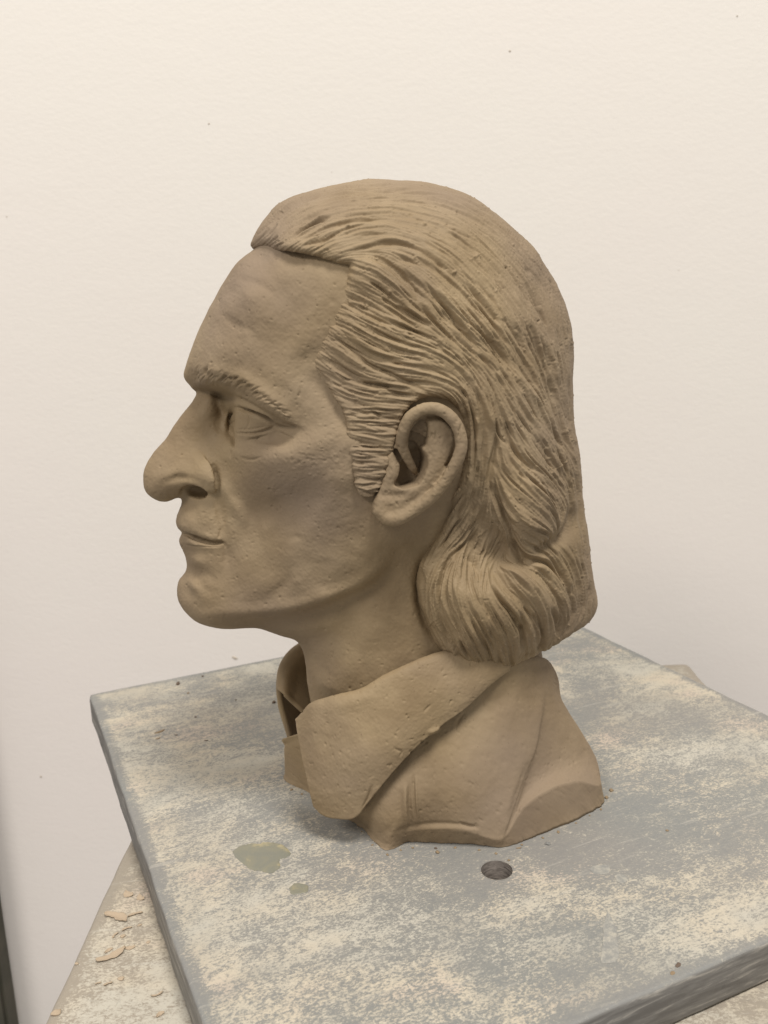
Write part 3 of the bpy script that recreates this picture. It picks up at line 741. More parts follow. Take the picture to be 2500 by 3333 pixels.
# ------------------------------------------------------------------ head
H = 0.1
def grid(x0, x1, y0, y1, z0, z1, h):
    nx, ny, nz = [int(math.ceil((b - a) / h)) + 1 for a, b in ((x0, x1), (y0, y1), (z0, z1))]
    return (x0 + h * np.arange(nx)).astype(np.float32), (y0 + h * np.arange(ny)).astype(np.float32), (z0 + h * np.arange(nz)).astype(np.float32)
def taubin(s2, h, y):
    gx, gz = np.gradient(s2, h)
    g2 = (gx * gx + gz * gz).astype(np.float32)
    y2 = (y * y)[None, :, None]
    return (y2 - s2.astype(np.float32)[:, None, :]) / np.sqrt(4 * y2 + g2[:, None, :] + .02)
def field2d(F, X, Z, rel=None):
    s = F(X, Z)
    if rel is not None:
        w = np.sqrt(np.maximum(s, 0))
        px, py = loc2px(X, w, Z)
        e = rel.sample(px, py) * .1
        fade = np.clip(w / 1.0, 0, 1)
        s = s + 2 * np.maximum(w, .3) * e * fade
    return s
def build_head():
    xs, ys, zs = grid(-19.5, 9.5, -9.2, 9.2, 5.5, 38.5, H)
    X, Z = np.meshgrid(xs, zs, indexing='ij')
    s = field2d(FF, X, Z, RF)
    F = taubin(s, H, ys)
    # keep to the face outline in front and cut the neck inside the collar
    X3, Y3, Z3 = xs[:, None, None], ys[None, :, None], zs[None, None, :]
    F = np.maximum(F, (6.2 - Z3) + 0 * X3 + 0 * Y3)
    # hollow of the ear
    for ax_, ay_, r_ in ((1336, 1541, .85), (1360, 1490, .7)):
        cx_e, cz_e = px2loc(ax_, ay_, 7.3)
        hol = np.sqrt((X3 - float(cx_e)) ** 2 + (np.abs(Y3) - 7.45) ** 2 + (Z3 - float(cz_e)) ** 2) - r_
        F = smax(F, (-hol).astype(np.float32), .15)
    # eyeballs
    ex, ez = px2loc(846, 1366, 3.0)
    A = np.abs(Y3)
    eye = np.sqrt((X3 - float(ex)) ** 2 + (A - 3.02) ** 2 + ((Z3 - float(ez)) * 1.0) ** 2) - 1.24
    F = smin(F, eye.astype(np.float32), .28)
    # nostrils
    nx_, nz_ = px2loc(634, 1603, 1.5)
    no = np.sqrt(((X3 - float(nx_)) / .85) ** 2 + ((A - 1.35) / .8) ** 2 + ((Z3 - float(nz_) + .10 * (X3 - float(nx_))) / .36) ** 2) - 1
    F = smax(F, (-no * .4).astype(np.float32), .12)
    V, Q = nets(F, (xs[0], ys[0], zs[0]), H)
    me = subdivide(mesh_np('head', V, Q), 1)
    carve(me, RE, .07, fine=.7)
    return me
def build_hair():
    H = .088
    xs, ys, zs = grid(-13.5, 12.5, -9.6, 9.6, 6.0, 39.2, H)
    X, Z = np.meshgrid(xs, zs, indexing='ij')
    s = field2d(FH, X, Z)
    F = taubin(s, H, ys)
    hx, hz, hw = FH.onsurf(HAIRLINE)
    ex_ = [(14, 6.0), (14, 25), (12, 40), (-2, 42), (-12, 42), (hx[0] - 2.5, hz[0] + .2)]
    PX = np.r_[hx, [e[0] for e in ex_]]; PZ = np.r_[hz, [e[1] for e in ex_]]
    sd = polysd(X, Z, PX, PZ)
    kk = np.where(Z < 17, 1.15, np.where((Z < 26.5) & (X < -3.5), .26, .6)).astype(np.float32)
    kk = blur(np.where((Z < 17.5) & (Z > 9) & (X < hx[HAIRLINE.index((1371,1921))] + 1.0), .32, kk), 4)
    sd3 = sd.astype(np.float32)[:, None, :] + 0 * F
    k3 = kk[:, None, :]
    h = np.maximum(k3 - np.abs(F - sd3), 0) / k3
    F = np.maximum(F, sd3) + h * h * k3 * .25
    V, Q = nets(F, (xs[0], ys[0], zs[0]), H)
    me = subdivide(mesh_np('hair', V, Q), 1)
    carve(me, RH, .16, pellets=.42)
    return me

bust = bpy.data.objects.new('clay_bust', None); COL.objects.link(bust)
bust.location = ORG / 100
bust['label'] = 'tan clay portrait bust of a man in profile with swept-back shoulder-length hair and open collar'
bust['category'] = 'sculpture'
def part(name, me, label=None, parent=None):
    finish(me)
    o = link(name, me, CLAY, parent or bust)
    if label: o['label'] = label
    return o
head_o = part('head', build_head())
print('head', round(time.time() - T0, 1), len(head_o.data.vertices))
hair_o = part('hair', build_hair(), 'raked swept-back hair falling to a rolled edge over the collar')
print('hair', round(time.time() - T0, 1), len(hair_o.data.vertices))

# ------------------------------------------------------------------ ears
def chain(P3, pts):
    """signed distance to a chain of tapered capsules; pts = rows (X, w, Z, r)"""
    X, Y, Z = P3; out = None
    for a, b in zip(pts[:-1], pts[1:]):
        d = b[:3] - a[:3]; L2 = (d * d).sum() + 1e-9
        t = np.clip(((X - a[0]) * d[0] + (Y - a[1]) * d[1] + (Z - a[2]) * d[2]) / L2, 0, 1)
        q = np.sqrt((X - a[0] - t * d[0]) ** 2 + (Y - a[1] - t * d[1]) ** 2 + (Z - a[2] - t * d[2]) ** 2) - (a[3] + t * (b[3] - a[3]))
        out = q if out is None else np.minimum(out, q)
    return out
def chain_px(tag, rows, n=26):
    r = np.array(rows, float); p = pz(tag, r[:, :2])
    pts = smoothline(np.c_[p, r[:, 2:]], 7)
    X, Z = px2loc(pts[:, 0], pts[:, 1], pts[:, 2])
    return np.c_[X, pts[:, 2], Z, pts[:, 3]].astype(np.float32)
def build_ear():
    h = .05
    x0, _ = px2loc(1205, 1500, 8.2); x1, _ = px2loc(1545, 1500, 8.6)
    _, z1 = px2loc(1400, 1285, 8.2); _, z0 = px2loc(1300, 1745, 8.2)
    xs, ys, zs = grid(float(x0), float(x1), 6.3, 10.1, float(z0), float(z1), h)
    X, Z = np.meshgrid(xs, zs, indexing='ij')
    px, py = loc2px(X, np.full(X.shape, 8.3), Z)
    def psd(tag, pts):
        q = pz(tag, pts); l = smoothline(np.vstack([q, q[:1]]), 6)
        PX, PZ = px2loc(l[:, 0], l[:, 1], 8.3); return polysd(X, Z, PX, PZ)
    outer = psd('ZR', [(850,640),(900,565),(990,500),(1100,470),(1220,500),(1310,565),(1375,660),(1400,780),(1395,890),(1350,1000),(1290,1100),(1210,1210),(1130,1310),(1040,1390),(940,1460),(840,1520),(750,1545),(670,1530),(620,1470),(625,1390),(660,1300),(690,1230),(720,1120),(740,1000),(770,920),(800,850),(820,740)])
    deep = psd('ZR', [(925,830),(980,810),(1030,850),(1072,930),(1078,1010),(1050,1100),(1000,1180),(935,1205),(870,1222),(805,1205),(780,1170),(815,1110),(832,1050),(822,980),(795,910),(815,870),(870,890)])
    fossa = psd('ZR', [(945,700),(990,632),(1060,600),(1082,700),(1078,800),(1040,850),(960,850),(925,800)])
    u = np.clip((px - 1280) / 240, 0, 1)
    Hh = 7.75 + 1.15 * u + .0007 * np.clip(1420 - py, 0, 200) 
    def bump(tag, pts, sg, amp):
        q = smoothline(pz(tag, pts), 6)
        d2 = ((px[..., None] - q[:, 0]) ** 2 + (py[..., None] - q[:, 1]) ** 2).min(-1)
        return amp * np.exp(-.5 * d2 / sg ** 2)
    Hh = Hh + bump('ZR', [(1125,640),(1150,780),(1150,900),(1120,1020),(1060,1120),(980,1210),(880,1255)], 30, .30)
    Hh = Hh - bump('ZR', [(1030,590),(1100,565),(1200,565),(1275,620),(1322,700),(1330,800),(1305,900),(1260,1000)], 7, .26)
    Hh = Hh - bump('ZR', [(1260,1060),(1190,1150),(1120,1230)], 6, .06)
    Hh = Hh + bump('ZR', [(760,1390),(820,1420)], 30, .22) - bump('ZR', [(700,1290),(790,1290),(860,1275)], 9, .14)
    Hh = Hh - bump('ZR', [(650,1560),(640,1500)], 8, .15)
    back = np.where((deep < .42) | (px < 1325), 6.4, Hh - .46)
    back = blur(back, 4)
    Y = ys[None, :, None].astype(np.float32)
    H3 = Hh[:, None, :].astype(np.float32); B3 = back[:, None, :].astype(np.float32)
    F = smax(smax(Y - H3, outer[:, None, :].astype(np.float32), .28), B3 - Y, .15)
    P3 = (xs[:, None, None], ys[None, :, None], zs[None, None, :])
    helix = chain_px('ZR', [(852,800,8.05,.27),(862,720,8.3,.29),(885,640,8.45,.30),(945,560,8.6,.31),(1030,507,8.72,.30),(1130,492,8.84,.30),(1225,525,8.95,.31),(1305,590,9.05,.31),(1360,680,9.15,.31),
        (1388,785,9.2,.31),(1378,885,9.2,.31),(1340,985,9.12,.31),(1280,1090,8.98,.31),(1200,1200,8.78,.31),(1115,1295,8.55,.32),(1015,1375,8.3,.34),(910,1440,8.1,.36),(800,1485,7.9,.40),(715,1480,7.75,.38),(670,1420,7.65,.3)])
    F = smin(F, chain(P3, helix), .22)
    F = smax(F, -np.maximum(deep[:, None, :], 6.5 - Y).astype(np.float32), .12)
    F = smax(F, -np.maximum(fossa[:, None, :], (H3 - .75) - Y).astype(np.float32), .14)
    crus = chain_px('ZR', [(852,760,8.1,.28),(860,840,7.95,.27),(885,910,7.8,.25),(920,980,7.6,.23),(955,1040,7.4,.2),(975,1075,7.2,.14)])
    F = smin(F, chain(P3, crus), .10)
    tragus = chain_px('ZR', [(760,940,7.55,.20),(785,1020,7.75,.26),(770,1100,7.75,.26),(735,1170,7.6,.24),(700,1230,7.5,.25)])
    F = smin(F, chain(P3, tragus), .2)
    V, Q = nets(F.astype(np.float32), (xs[0], ys[0], zs[0]), h)
    return V, Q
eV, eQ = build_ear()
RA = Relief()
for _ in range(150): RA.blob(g.uniform(1210, 1530), g.uniform(1290, 1730), g.uniform(1.8, 2.8), g.uniform(-.7, .35))
for q in [[(1120,720),(1115,760)],[(1160,700),(1150,780)],[(1385,640),(1360,760)],[(1140,1170),(1180,1130),(1220,1080)],[(1070,1250),(1130,1190)],[(800,1340),(815,1370)],[(960,620),(1040,600),(1070,595)],[(880,1540),(900,1510),(1000,1450)]]: S(RA, 'ZR', q, 2.2, -.9)
RA.a += (.07 * noise2(1.4, seed=31) + .08 * noise2(4, seed=32)).astype(np.float32)
for sgn in (-1, 1):
    V2 = eV.copy(); V2[:, 1] *= sgn
    Q2 = eQ[:, ::-1] if sgn < 0 else eQ
    me = mesh_np('ear', V2, Q2); carve(me, RA, .10, fine=.7)
    part('ear', me)
print('ear', round(time.time() - T0, 1), len(eV))

# ------------------------------------------------------------------ shirt and collar
def catmull(P, n, closed=False, ax=0):
    """dense Catmull-Rom resampling of a control net along one axis"""
    P = np.moveaxis(np.asarray(P, float), ax, 0); m = len(P)
    if closed: e = np.concatenate([P[-1:], P, P[:2]]); seg = m
    else: e = np.concatenate([2 * P[:1] - P[1:2], P, 2 * P[-1:] - P[-2:-1]]); seg = m - 1
    t = np.linspace(0, seg, n, endpoint=not closed); i = np.minimum(t.astype(int), seg - 1); f = (t - i).reshape((-1,) + (1,) * (P.ndim - 1))
    a, b, c, d = e[i], e[i + 1], e[i + 2], e[i + 3]
    out = .5 * (2 * b + (c - a) * f + (2 * a - 5 * b + 4 * c - d) * f ** 2 + (3 * b - a - 3 * c + d) * f ** 3)
    return np.moveaxis(out, 0, ax)
def P3px(rows):
    r = np.array(rows, float); X, Z = px2loc(r[..., 0], r[..., 1], r[..., 2])
    return np.stack([X, -r[..., 2], Z], -1)
def sheet(G, T=.4, edge=None):
    """closed thick mesh round a grid of points (cm), rims rounded"""
    m, n = G.shape[:2]
    du = np.gradient(G, axis=0); dv = np.gradient(G, axis=1)
    nn = np.cross(du, dv); nn /= np.linalg.norm(nn, axis=-1)[..., None] + 1e-9
    lu = np.r_[np.zeros((1, n)), np.cumsum(np.linalg.norm(np.diff(G, axis=0), axis=-1), 0)]
    lv = np.c_[np.zeros((m, 1)), np.cumsum(np.linalg.norm(np.diff(G, axis=1), axis=-1), 1)]
    d = np.minimum(np.minimum(lu, lu[-1] - lu), np.minimum(lv, lv[:, -1:] - lv))
    t = T / 2 * np.sqrt(1 - (1 - np.clip(d / (T * .5), 0, 1)) ** 2 * .995)
    A = G + nn * t[..., None]; B = G - nn * t[..., None]
    V = np.vstack([A.reshape(-1, 3), B.reshape(-1, 3)])
    I = np.arange(m * n).reshape(m, n); o = m * n
    Q = [np.stack([I[:-1, :-1], I[1:, :-1], I[1:, 1:], I[:-1, 1:]], -1).reshape(-1, 4)]
    Q.append(Q[0][:, ::-1] + o)
    b = np.r_[I[0, :-1], I[:-1, -1], I[-1, :0:-1], I[:0:-1, 0]]
    c = np.roll(b, -1)
    Q.append(np.stack([b, c, c + o, b + o], -1))
    return V, np.vstack(Q)
RS = Relief()
S(RS, 'Z5', [(690,735),(688,820),(697,915)], 5, 1.3); S(RS, 'Z5', [(668,760),(668,840),(676,900)], 5, -.8)
S(RS, 'Z5', [(708,735),(708,820),(716,900)], 5, -1.3); S(RS, 'Z5', [(735,705),(738,800),(746,905)], 3.5, .9); S(RS, 'Z5', [(724,690),(727,790),(735,880)], 3, -.9)
RS.step(smoothline(pz('Z5', [(1112,975),(1145,860),(1190,720),(1240,580),(1275,450),(1290,360)])), 55, 2.6, 6, 1)
S(RS, 'Z5', [(1150,870),(1185,760),(1225,640),(1265,500)], 5, .9); S(RS, 'Z5', [(1128,880),(1165,760),(1205,640)], 6, -.9)
S(RS, 'Z5', [(640,945),(700,918),(780,905),(900,905),(1010,918)], 5, -.8); S(RS, 'Z5', [(700,935),(800,922),(900,922),(1000,935)], 6, .8)
S(RS, 'Z5', [(930,905),(965,915),(1000,920)], 3, -1.4)
S(RS, 'Z5', [(905,510),(920,460),(950,420)], 3, -.8); S(RS, 'Z5', [(640,575),(672,590),(665,610)], 2.5, -.8); S(RS, 'Z5', [(770,420),(800,390)], 2.5, -.7)
S(RS, 'Z5', [(790,510),(835,488)], 5, 1.6); S(RS, 'Z5', [(500,850),(530,790),(545,740)], 4, -1.2)
S(RS, 'Z5', [(330,420),(450,380),(560,350)], 14, .8); S(RS, 'Z5', [(420,640),(560,600),(700,520)], 40, .9)
S(RS, 'Z5', [(580,960),(640,900),(660,800)], 12, -1.0)
S(RS, 'Z5', [(985,420),(1100,360),(1180,300)], 20, -1.0)
for _ in range(420):
    x, y = g.uniform(930, 1960), g.uniform(2150, 2760); a = g.normal(.3, 1); L = g.uniform(1, 10)
    RS.stamp(smoothline([(x, y), (x + L * math.cos(a), y + L * math.sin(a))], 2), g.uniform(1.6, 2.4), -g.uniform(.2, .7))
RS.a += (.04 * noise2(1.2, seed=41) + .05 * noise2(4, seed=42) + .22 * noise2(16, seed=43)).astype(np.float32)

def fl(px, py, z=0.0):
    X, w = floor2loc(px, py, z); return (X, -w, z)
row4 = [fl(925,2530), fl(1016,2586), fl(1110,2650), fl(1177,2695), fl(1252,2766), fl(1330,2742), fl(1403,2744), fl(1538,2748), fl(1640,2757), fl(1742,2723), fl(1855,2678), fl(1930,2640), fl(1966,2597)]
def up(p, dz, k): return (p[0] * k, p[1] * k, p[2] + dz)
row3 = [up(p, .35, .995) for p in row4[:4]] + [tuple(v) for v in P3px([(1252,2748,row_w) for row_w in (-row4[4][1] - .1,)])]
row3 += [tuple(v) for v in P3px([(1330,2717,-row4[5][1] + .35), (1403,2707,-row4[6][1] + .40), (1516,2707,-row4[7][1] + .35), (1634,2728,-row4[8][1] + .1),
        (1700,2632,-row4[9][1] + .12), (1790,2568,-row4[10][1] + .2), (1880,2543,-row4[11][1] + .2), (1957,2546,-row4[12][1] + .1)])]
row2 = [tuple(v) for v in P3px([(929,2490,-2.9),(990,2480,-.7),(1060,2520,1.8),(1150,2600,4.8),(1270,2655,7.1),(1335,2620,7.3),(1415,2580,7.5),(1535,2560,7.8),(1660,2540,7.4),(1750,2490,6.2),(1840,2455,5.0),(1900,2445,3.8),(1934,2455,2.4)])]
row1 = [tuple(v) for v in P3px([(936,2430,-2.6),(975,2410,-.8),(1050,2420,1.6),(1150,2450,4.6),(1290,2500,6.5),(1365,2440,6.6),(1440,2390,6.6),(1530,2340,6.5),(1660,2290,6.2),(1735,2275,5.3),(1795,2275,4.1),(1820,2270,2.9),(1832,2285,1.6)])]
row0 = [tuple(v) for v in P3px([(955,2400,-2.2),(990,2390,-.8),(1060,2370,1.2),(1170,2370,4.0),(1330,2390,5.3),(1390,2330,5.5),(1460,2280,5.6),(1560,2210,5.6),(1660,2150,5.4),(1720,2135,4.7),(1762,2140,3.5),(1783,2165,2.4),(1793,2205,1.4)])]
def far(row, sc, sx=1.0):
    z = np.mean([p[2] for p in row[-3:]]); zf = row[0][2]
    return [(9.3 * sc * sx, -.2, z), (7.6 * sc * sx, 3.8 * sc, z), (2.5 * sc, 7.0 * sc, z * .9 + zf * .1), (-3.5 * sc, 7.6 * sc, z * .5 + zf * .5), (-8.5 * sc, 6.2 * sc, zf)]
rows = [r + far(r, s_, x_) for r, s_, x_ in ((row0, .62, .95), (row1, .72, .95), (row2, .88, .93), (row3, .99, .93), (row4, 1.0, .97))]
NETS = np.array(rows)                                  # 5 x 18 x 3
top = NETS[0].mean(0) * np.array([1, 1, 0]) + np.array([0, 0, NETS[0][:, 2].min() - .5])
NETS = np.concatenate([(.45 * NETS[:1] + .55 * top)[...], NETS])
G1 = catmull(NETS[:5], 170, ax=0); G2 = catmull(np.stack([NETS[4], .5 * NETS[4] + .5 * NETS[5], NETS[5]]), 14, ax=0)[1:]
GG = np.concatenate([G1, G2]); GG = catmull(GG, 620, closed=True, ax=1)
gr_ = np.random.default_rng(77); k_ = gr_.normal(0, 1, GG.shape[1]); k_ = sum(np.roll(k_, q) for q in range(-4, 5)) / 3
rad_ = GG[:, :, :2] / (np.linalg.norm(GG[:, :, :2], axis=-1, keepdims=True) + 1e-9)
for q_i, q_w in ((-1, 1.0), (-2, .9), (-3, .6), (-4, .3), (-5, .15)): GG[q_i, :, :2] += rad_[q_i] * (k_ * .026 + .02)[:, None] * q_w
GG[-1, :, 2] = 0.02
m_, n_ = GG.shape[:2]
V = np.vstack([GG.reshape(-1, 3), [top], [[0, 0, .02]]])
I = np.arange(m_ * n_).reshape(m_, n_); J = np.roll(I, -1, 1)
Q = np.stack([I[:-1], I[1:], J[1:], J[:-1]], -1).reshape(-1, 4)
c0 = np.stack([I[0], J[0], np.full(n_, m_ * n_), np.full(n_, m_ * n_)], -1); c1 = np.stack([J[-1], I[-1], np.full(n_, m_ * n_ + 1), np.full(n_, m_ * n_ + 1)], -1)
def to_mesh(name, V, Q, tris=None):
    if tris is None: return mesh_np(name, V, Q)
    T3 = np.vstack([Q[:, [0, 1, 2]], Q[:, [0, 2, 3]], tris]); return mesh_np(name, V, T3)
me = to_mesh('shirt', V, Q, np.vstack([c0[:, :3], c1[:, :3]]))
P = get_co(me)
vol = 0
Nn = get_no(me)
if (Nn[:m_ * n_] * (P[:m_ * n_] - [0, 0, 3])).sum() < 0: me.flip_normals(); me.update()
carve(me, RS, .10, fine=.6)
P = get_co(me); P[:, 2] = np.maximum(P[:, 2], .01); set_co(me, P)
part('shirt', me, 'open shirt front and shoulder cut off at the board')

def patch(cols, nu, nv, T, name, label, relief, flip=False, parent=None):
    G = P3px(cols)                                     # rows x cols x 3
    G = catmull(catmull(G, nu, ax=0), nv, ax=1)
    V, Q = sheet(G, T)
    me = mesh_np(name, V, Q)
    Nn = get_no(me); P = get_co(me)
    o = len(P) // 2
    if ((P[:o] - P[o:]) * Nn[:o]).sum() < 0: me.flip_normals(); me.update()
    carve(me, relief, .10, fine=.6)
    return part(name, me, label, parent)
fold = [(968,2352,2.9),(1014,2303,4.2),(1060,2285,4.9),(1101,2274,5.4),(1177,2253,5.9),(1267,2204,6.3),(1358,2163,6.4),(1440,2134,6.3),(1530,2112,6.0),(1600,2100,5.6),(1680,2096,4.7)]
low = [(1022,2622,4.7),(1056,2653,5.2),(1101,2663,5.7),(1160,2657,6.3),(1222,2582,6.9),(1290,2498,7.2),(1358,2424,7.3),(1433,2362,7.2),(1516,2301,7.0),(1584,2236,6.7),(1655,2180,6.0)]
inner = [(1000,2420,3.2),(1040,2400,4.2),(1075,2385,4.7),(1115,2370,5.0),(1190,2350,5.3),(1275,2300,5.5),(1362,2260,5.6),(1440,2230,5.6),(1530,2200,5.3),(1600,2190,5.0),(1670,2180,4.2)]
f_, l_, i_ = map(np.array, (fold, low, inner))
f0 = f_.copy(); f0 = f0.astype(float); f0[:, 2] -= .35; f0[:, 1] += 8
def mixr(t, bulge): 
    r = f_ * (1 - t) + l_ * t; r = r.astype(float); r[:, 2] += bulge; return r
m1 = mixr(.16, .22); m1[0, :2] = (973, 2390); m2 = mixr(.5, .38); m2[0, :2] = (993, 2490); m3 = mixr(.8, .26); m3[0, :2] = (1008, 2565)
patch(np.stack([i_, f0, f_, m1, m2, m3, l_]).astype(float), 230, 420, .34, 'collar', 'near collar leaf folded down over the shoulder', RS)
# the far leaf: stand, fold and the leaf turned over it
ff = np.array([(1120,2040,-5.4),(1050,2062,-5.3),(1000,2090,-5.0),(944,2132,-4.5),(915,2178,-4.0),(908,2225,-3.5),(911,2250,-3.1)], float)
fs = np.array([(1130,2200,-4.4),(1080,2225,-4.2),(1050,2245,-4.0),(1030,2265,-3.6),(1016,2290,-3.1),(1006,2312,-2.6),(1000,2335,-2.2)], float)
fw = np.array([(1120,2330,-7.4),(1060,2380,-7.3),(1010,2400,-7.0),(975,2410,-6.3),(955,2410,-5.4),(946,2405,-4.5),(944,2398,-3.8)], float)
a0 = .84 * ff + .16 * fs; a0[:, 2] += .75; a1 = .5 * ff + .5 * fs; a1[:, 2] += .35
o1 = .55 * ff + .45 * fw; o1[:, 2] -= .5; o1[-1] = (921,2305,-3.6); o1[-2] = (915, 2300, -4.2)
patch(np.stack([fs, a1, a0, ff, o1, fw]), 120, 160, .36, 'collar', 'far collar leaf standing open in front of the throat', None)
print('shirt', round(time.time() - T0, 1))

# ------------------------------------------------------------------ board
def axes(t):
    co = N(t, 'ShaderNodeTexCoord').outputs['Object']
    return co
def slip_material(name, lx, ly, amount=0.0, warm=0.0, seed=0.0, centre=None):
    """grey sealed board rubbed with dried cream slip; lx, ly: size in m, object origin at a corner"""
    m, t, b = nt(name); co = axes(t)
    mp = N(t, 'ShaderNodeMapping'); mp.inputs['Location'].default_value = (seed, seed * .7, 0); mp.inputs['Scale'].default_value = (1, 1.45, 1)
    t.links.new(co, mp.inputs['Vector']); v = mp.outputs[0]
    big = noise(t, v, 6.5, 4, .62, .6); mid = noise(t, v, 42, 5, .68, .6); fine = noise(t, v, 540, 4, .75, .2); mid2 = noise(t, v, 190, 5, .72, .5)
    s = math_(t, 'ADD', math_(t, 'MULTIPLY', big, .48), math_(t, 'MULTIPLY', mid, .26))
    s = math_(t, 'ADD', s, math_(t, 'MULTIPLY', mid2, .38)); s = math_(t, 'ADD', s, math_(t, 'MULTIPLY', fine, .54))
    s = math_(t, 'ADD', s, amount)
    if centre:                                          # wiped bare round the foot of the bust, caked along two sides
        vd = N(t, 'ShaderNodeVectorMath', operation='DISTANCE'); t.links.new(co, vd.inputs[0]); vd.inputs[1].default_value = (*centre, 0)
        mc = N(t, 'ShaderNodeMapRange'); mc.inputs['From Min'].default_value = .05; mc.inputs['From Max'].default_value = .20; mc.inputs['To Min'].default_value = -.055; mc.inputs['To Max'].default_value = .02
        t.links.new(vd.outputs['Value'], mc.inputs['Value']); s = math_(t, 'ADD', s, mc.outputs[0])
    sep = N(t, 'ShaderNodeSeparateXYZ'); t.links.new(co, sep.inputs[0])
    ex = math_(t, 'MINIMUM', sep.outputs[0], math_(t, 'SUBTRACT', lx, sep.outputs[0]))
    ey = math_(t, 'MINIMUM', sep.outputs[1], math_(t, 'SUBTRACT', ly, sep.outputs[1]))
    ed = math_(t, 'MINIMUM', ex, ey)                    # the arris and sides stay bare grey
    mr = N(t, 'ShaderNodeMapRange'); mr.inputs['From Min'].default_value = .001; mr.inputs['From Max'].default_value = .009; mr.inputs['To Min'].default_value = -.16; mr.inputs['To Max'].default_value = 0
    t.links.new(ed, mr.inputs['Value']); s = math_(t, 'ADD', s, mr.outputs[0])
    r = ramp(t, [(.0, (0, 0, 0)), (.805, (0, 0, 0)), (.845, (.6, .6, .6)), (.90, (1, 1, 1))]); t.links.new(s, r.inputs[0])
    # thin veil of slip between the patches
    veil = ramp(t, [(.68, (0, 0, 0)), (.90, (1, 1, 1))]); t.links.new(s, veil.inputs[0])
    tint = noise(t, v, 5, 2, .5)
    rt = ramp(t, [(.40, (.194, .203, .202)), (.60, (.222, .216, .208))]); t.links.new(tint, rt.inputs[0])
    gr = noise(t, v, 320, 3, .7)
    base = mixc(t, math_(t, 'MULTIPLY', gr, .35), rt.outputs[0], (.285, .28, .25))
    base = mixc(t, math_(t, 'MULTIPLY', veil.outputs[0], .45), base, (.36, .34, .285))
    t2 = noise(t, v, 11, 3, .6); rc = ramp(t, [(.40, (.50, .475, .405)), (.55, (.55, .49, .385)), (.68, (.575, .475, .39))]); t.links.new(t2, rc.inputs[0])
    if warm: base = mixc(t, warm, base, (.36, .30, .225))
    # smoother, damp-wiped areas where the slip is only a thin film
    sm = ramp(t, [(.46, (0, 0, 0)), (.60, (1, 1, 1))]); t.links.new(noise(t, co, 9.5, 3, .55, 1.0), sm.inputs[0])
    keep = math_(t, 'SUBTRACT', .88, math_(t, 'MULTIPLY', sm.outputs[0], .38))
    c = mixc(t, math_(t, 'MULTIPLY', r.outputs[0], keep), base, rc.outputs[0])
    fk = ramp(t, [(.60, (0, 0, 0)), (.66, (1, 1, 1))]); t.links.new(noise(t, v, 380, 4, .8, .6), fk.inputs[0])
    for an_, sc_, st_, lo_ in ((.35, 17, 9, .60), (-.5, 24, 12, .62)):     # wipe marks, long and thin, two directions
        mw_ = N(t, 'ShaderNodeMapping'); mw_.inputs['Rotation'].default_value = (0, 0, an_); mw_.inputs['Scale'].default_value = (1, st_, 1); t.links.new(co, mw_.inputs['Vector'])
        w_ = ramp(t, [(lo_, (0, 0, 0)), (lo_ + .10, (1, 1, 1))]); t.links.new(noise(t, mw_.outputs[0], sc_, 5, .6, .3), w_.inputs[0])
        wf = math_(t, 'MULTIPLY', math_(t, 'MULTIPLY', w_.outputs[0], fine), .75)
        c = mixc(t, wf, c, (.47, .445, .39))
    c = mixc(t, math_(t, 'MULTIPLY', fk.outputs[0], .30), c, (.50, .48, .42))
    dk = ramp(t, [(.60, (0, 0, 0)), (.68, (1, 1, 1))]); t.links.new(noise(t, v, 330, 4, .75, .5), dk.inputs[0])
    c = mixc(t, math_(t, 'MULTIPLY', dk.outputs[0], .28), c, (.17, .17, .165))
    # the sawn sides: darker, drawn out along the edge
    gn = N(t, 'ShaderNodeNewGeometry'); sz_ = N(t, 'ShaderNodeSeparateXYZ'); t.links.new(gn.outputs['True Normal'], sz_.inputs[0])
    side = N(t, 'ShaderNodeMapRange'); side.inputs['From Min'].default_value = .75; side.inputs['From Max'].default_value = .35; t.links.new(sz_.outputs[2], side.inputs['Value'])
    mz = N(t, 'ShaderNodeMapping'); mz.inputs['Scale'].default_value = (1, 1, 9); t.links.new(co, mz.inputs['Vector'])
    sr = ramp(t, [(.40, (.135, .128, .118)), (.56, (.20, .192, .178)), (.68, (.40, .375, .33))]); t.links.new(noise(t, mz.outputs[0], 28, 5, .65, .4), sr.inputs[0])
    c = mixc(t, side.outputs[0], c, sr.outputs[0])
    # scratches
    ms = N(t, 'ShaderNodeMapping'); ms.inputs['Rotation'].default_value = (0, 0, .9); ms.inputs['Scale'].default_value = (1, 14, 1); t.links.new(co, ms.inputs['Vector'])
    sc = noise(t, ms.outputs[0], 26, 4, .7); rs = ramp(t, [(.70, (0, 0, 0)), (.74, (1, 1, 1))]); t.links.new(sc, rs.inputs[0])
    c = mixc(t, math_(t, 'MULTIPLY', rs.outputs[0], .22), c, (.58, .56, .50))
    t.links.new(c, b.inputs['Base Color'])
    rr = N(t, 'ShaderNodeMapRange'); rr.inputs['To Min'].default_value = .52; rr.inputs['To Max'].default_value = .9; t.links.new(r.outputs[0], rr.inputs['Value'])
    t.links.new(rr.outputs[0], b.inputs['Roughness']); b.inputs['Specular IOR Level'].default_value = .3
    h = math_(t, 'ADD', math_(t, 'MULTIPLY', r.outputs[0], .6), math_(t, 'MULTIPLY', fine, .5))
    bp = N(t, 'ShaderNodeBump'); bp.inputs['Strength'].default_value = .35; bp.inputs['Distance'].default_value = .0005
    t.links.new(h, bp.inputs['Height']); t.links.new(bp.outputs[0], b.inputs['Normal'])
    return m
import bmesh
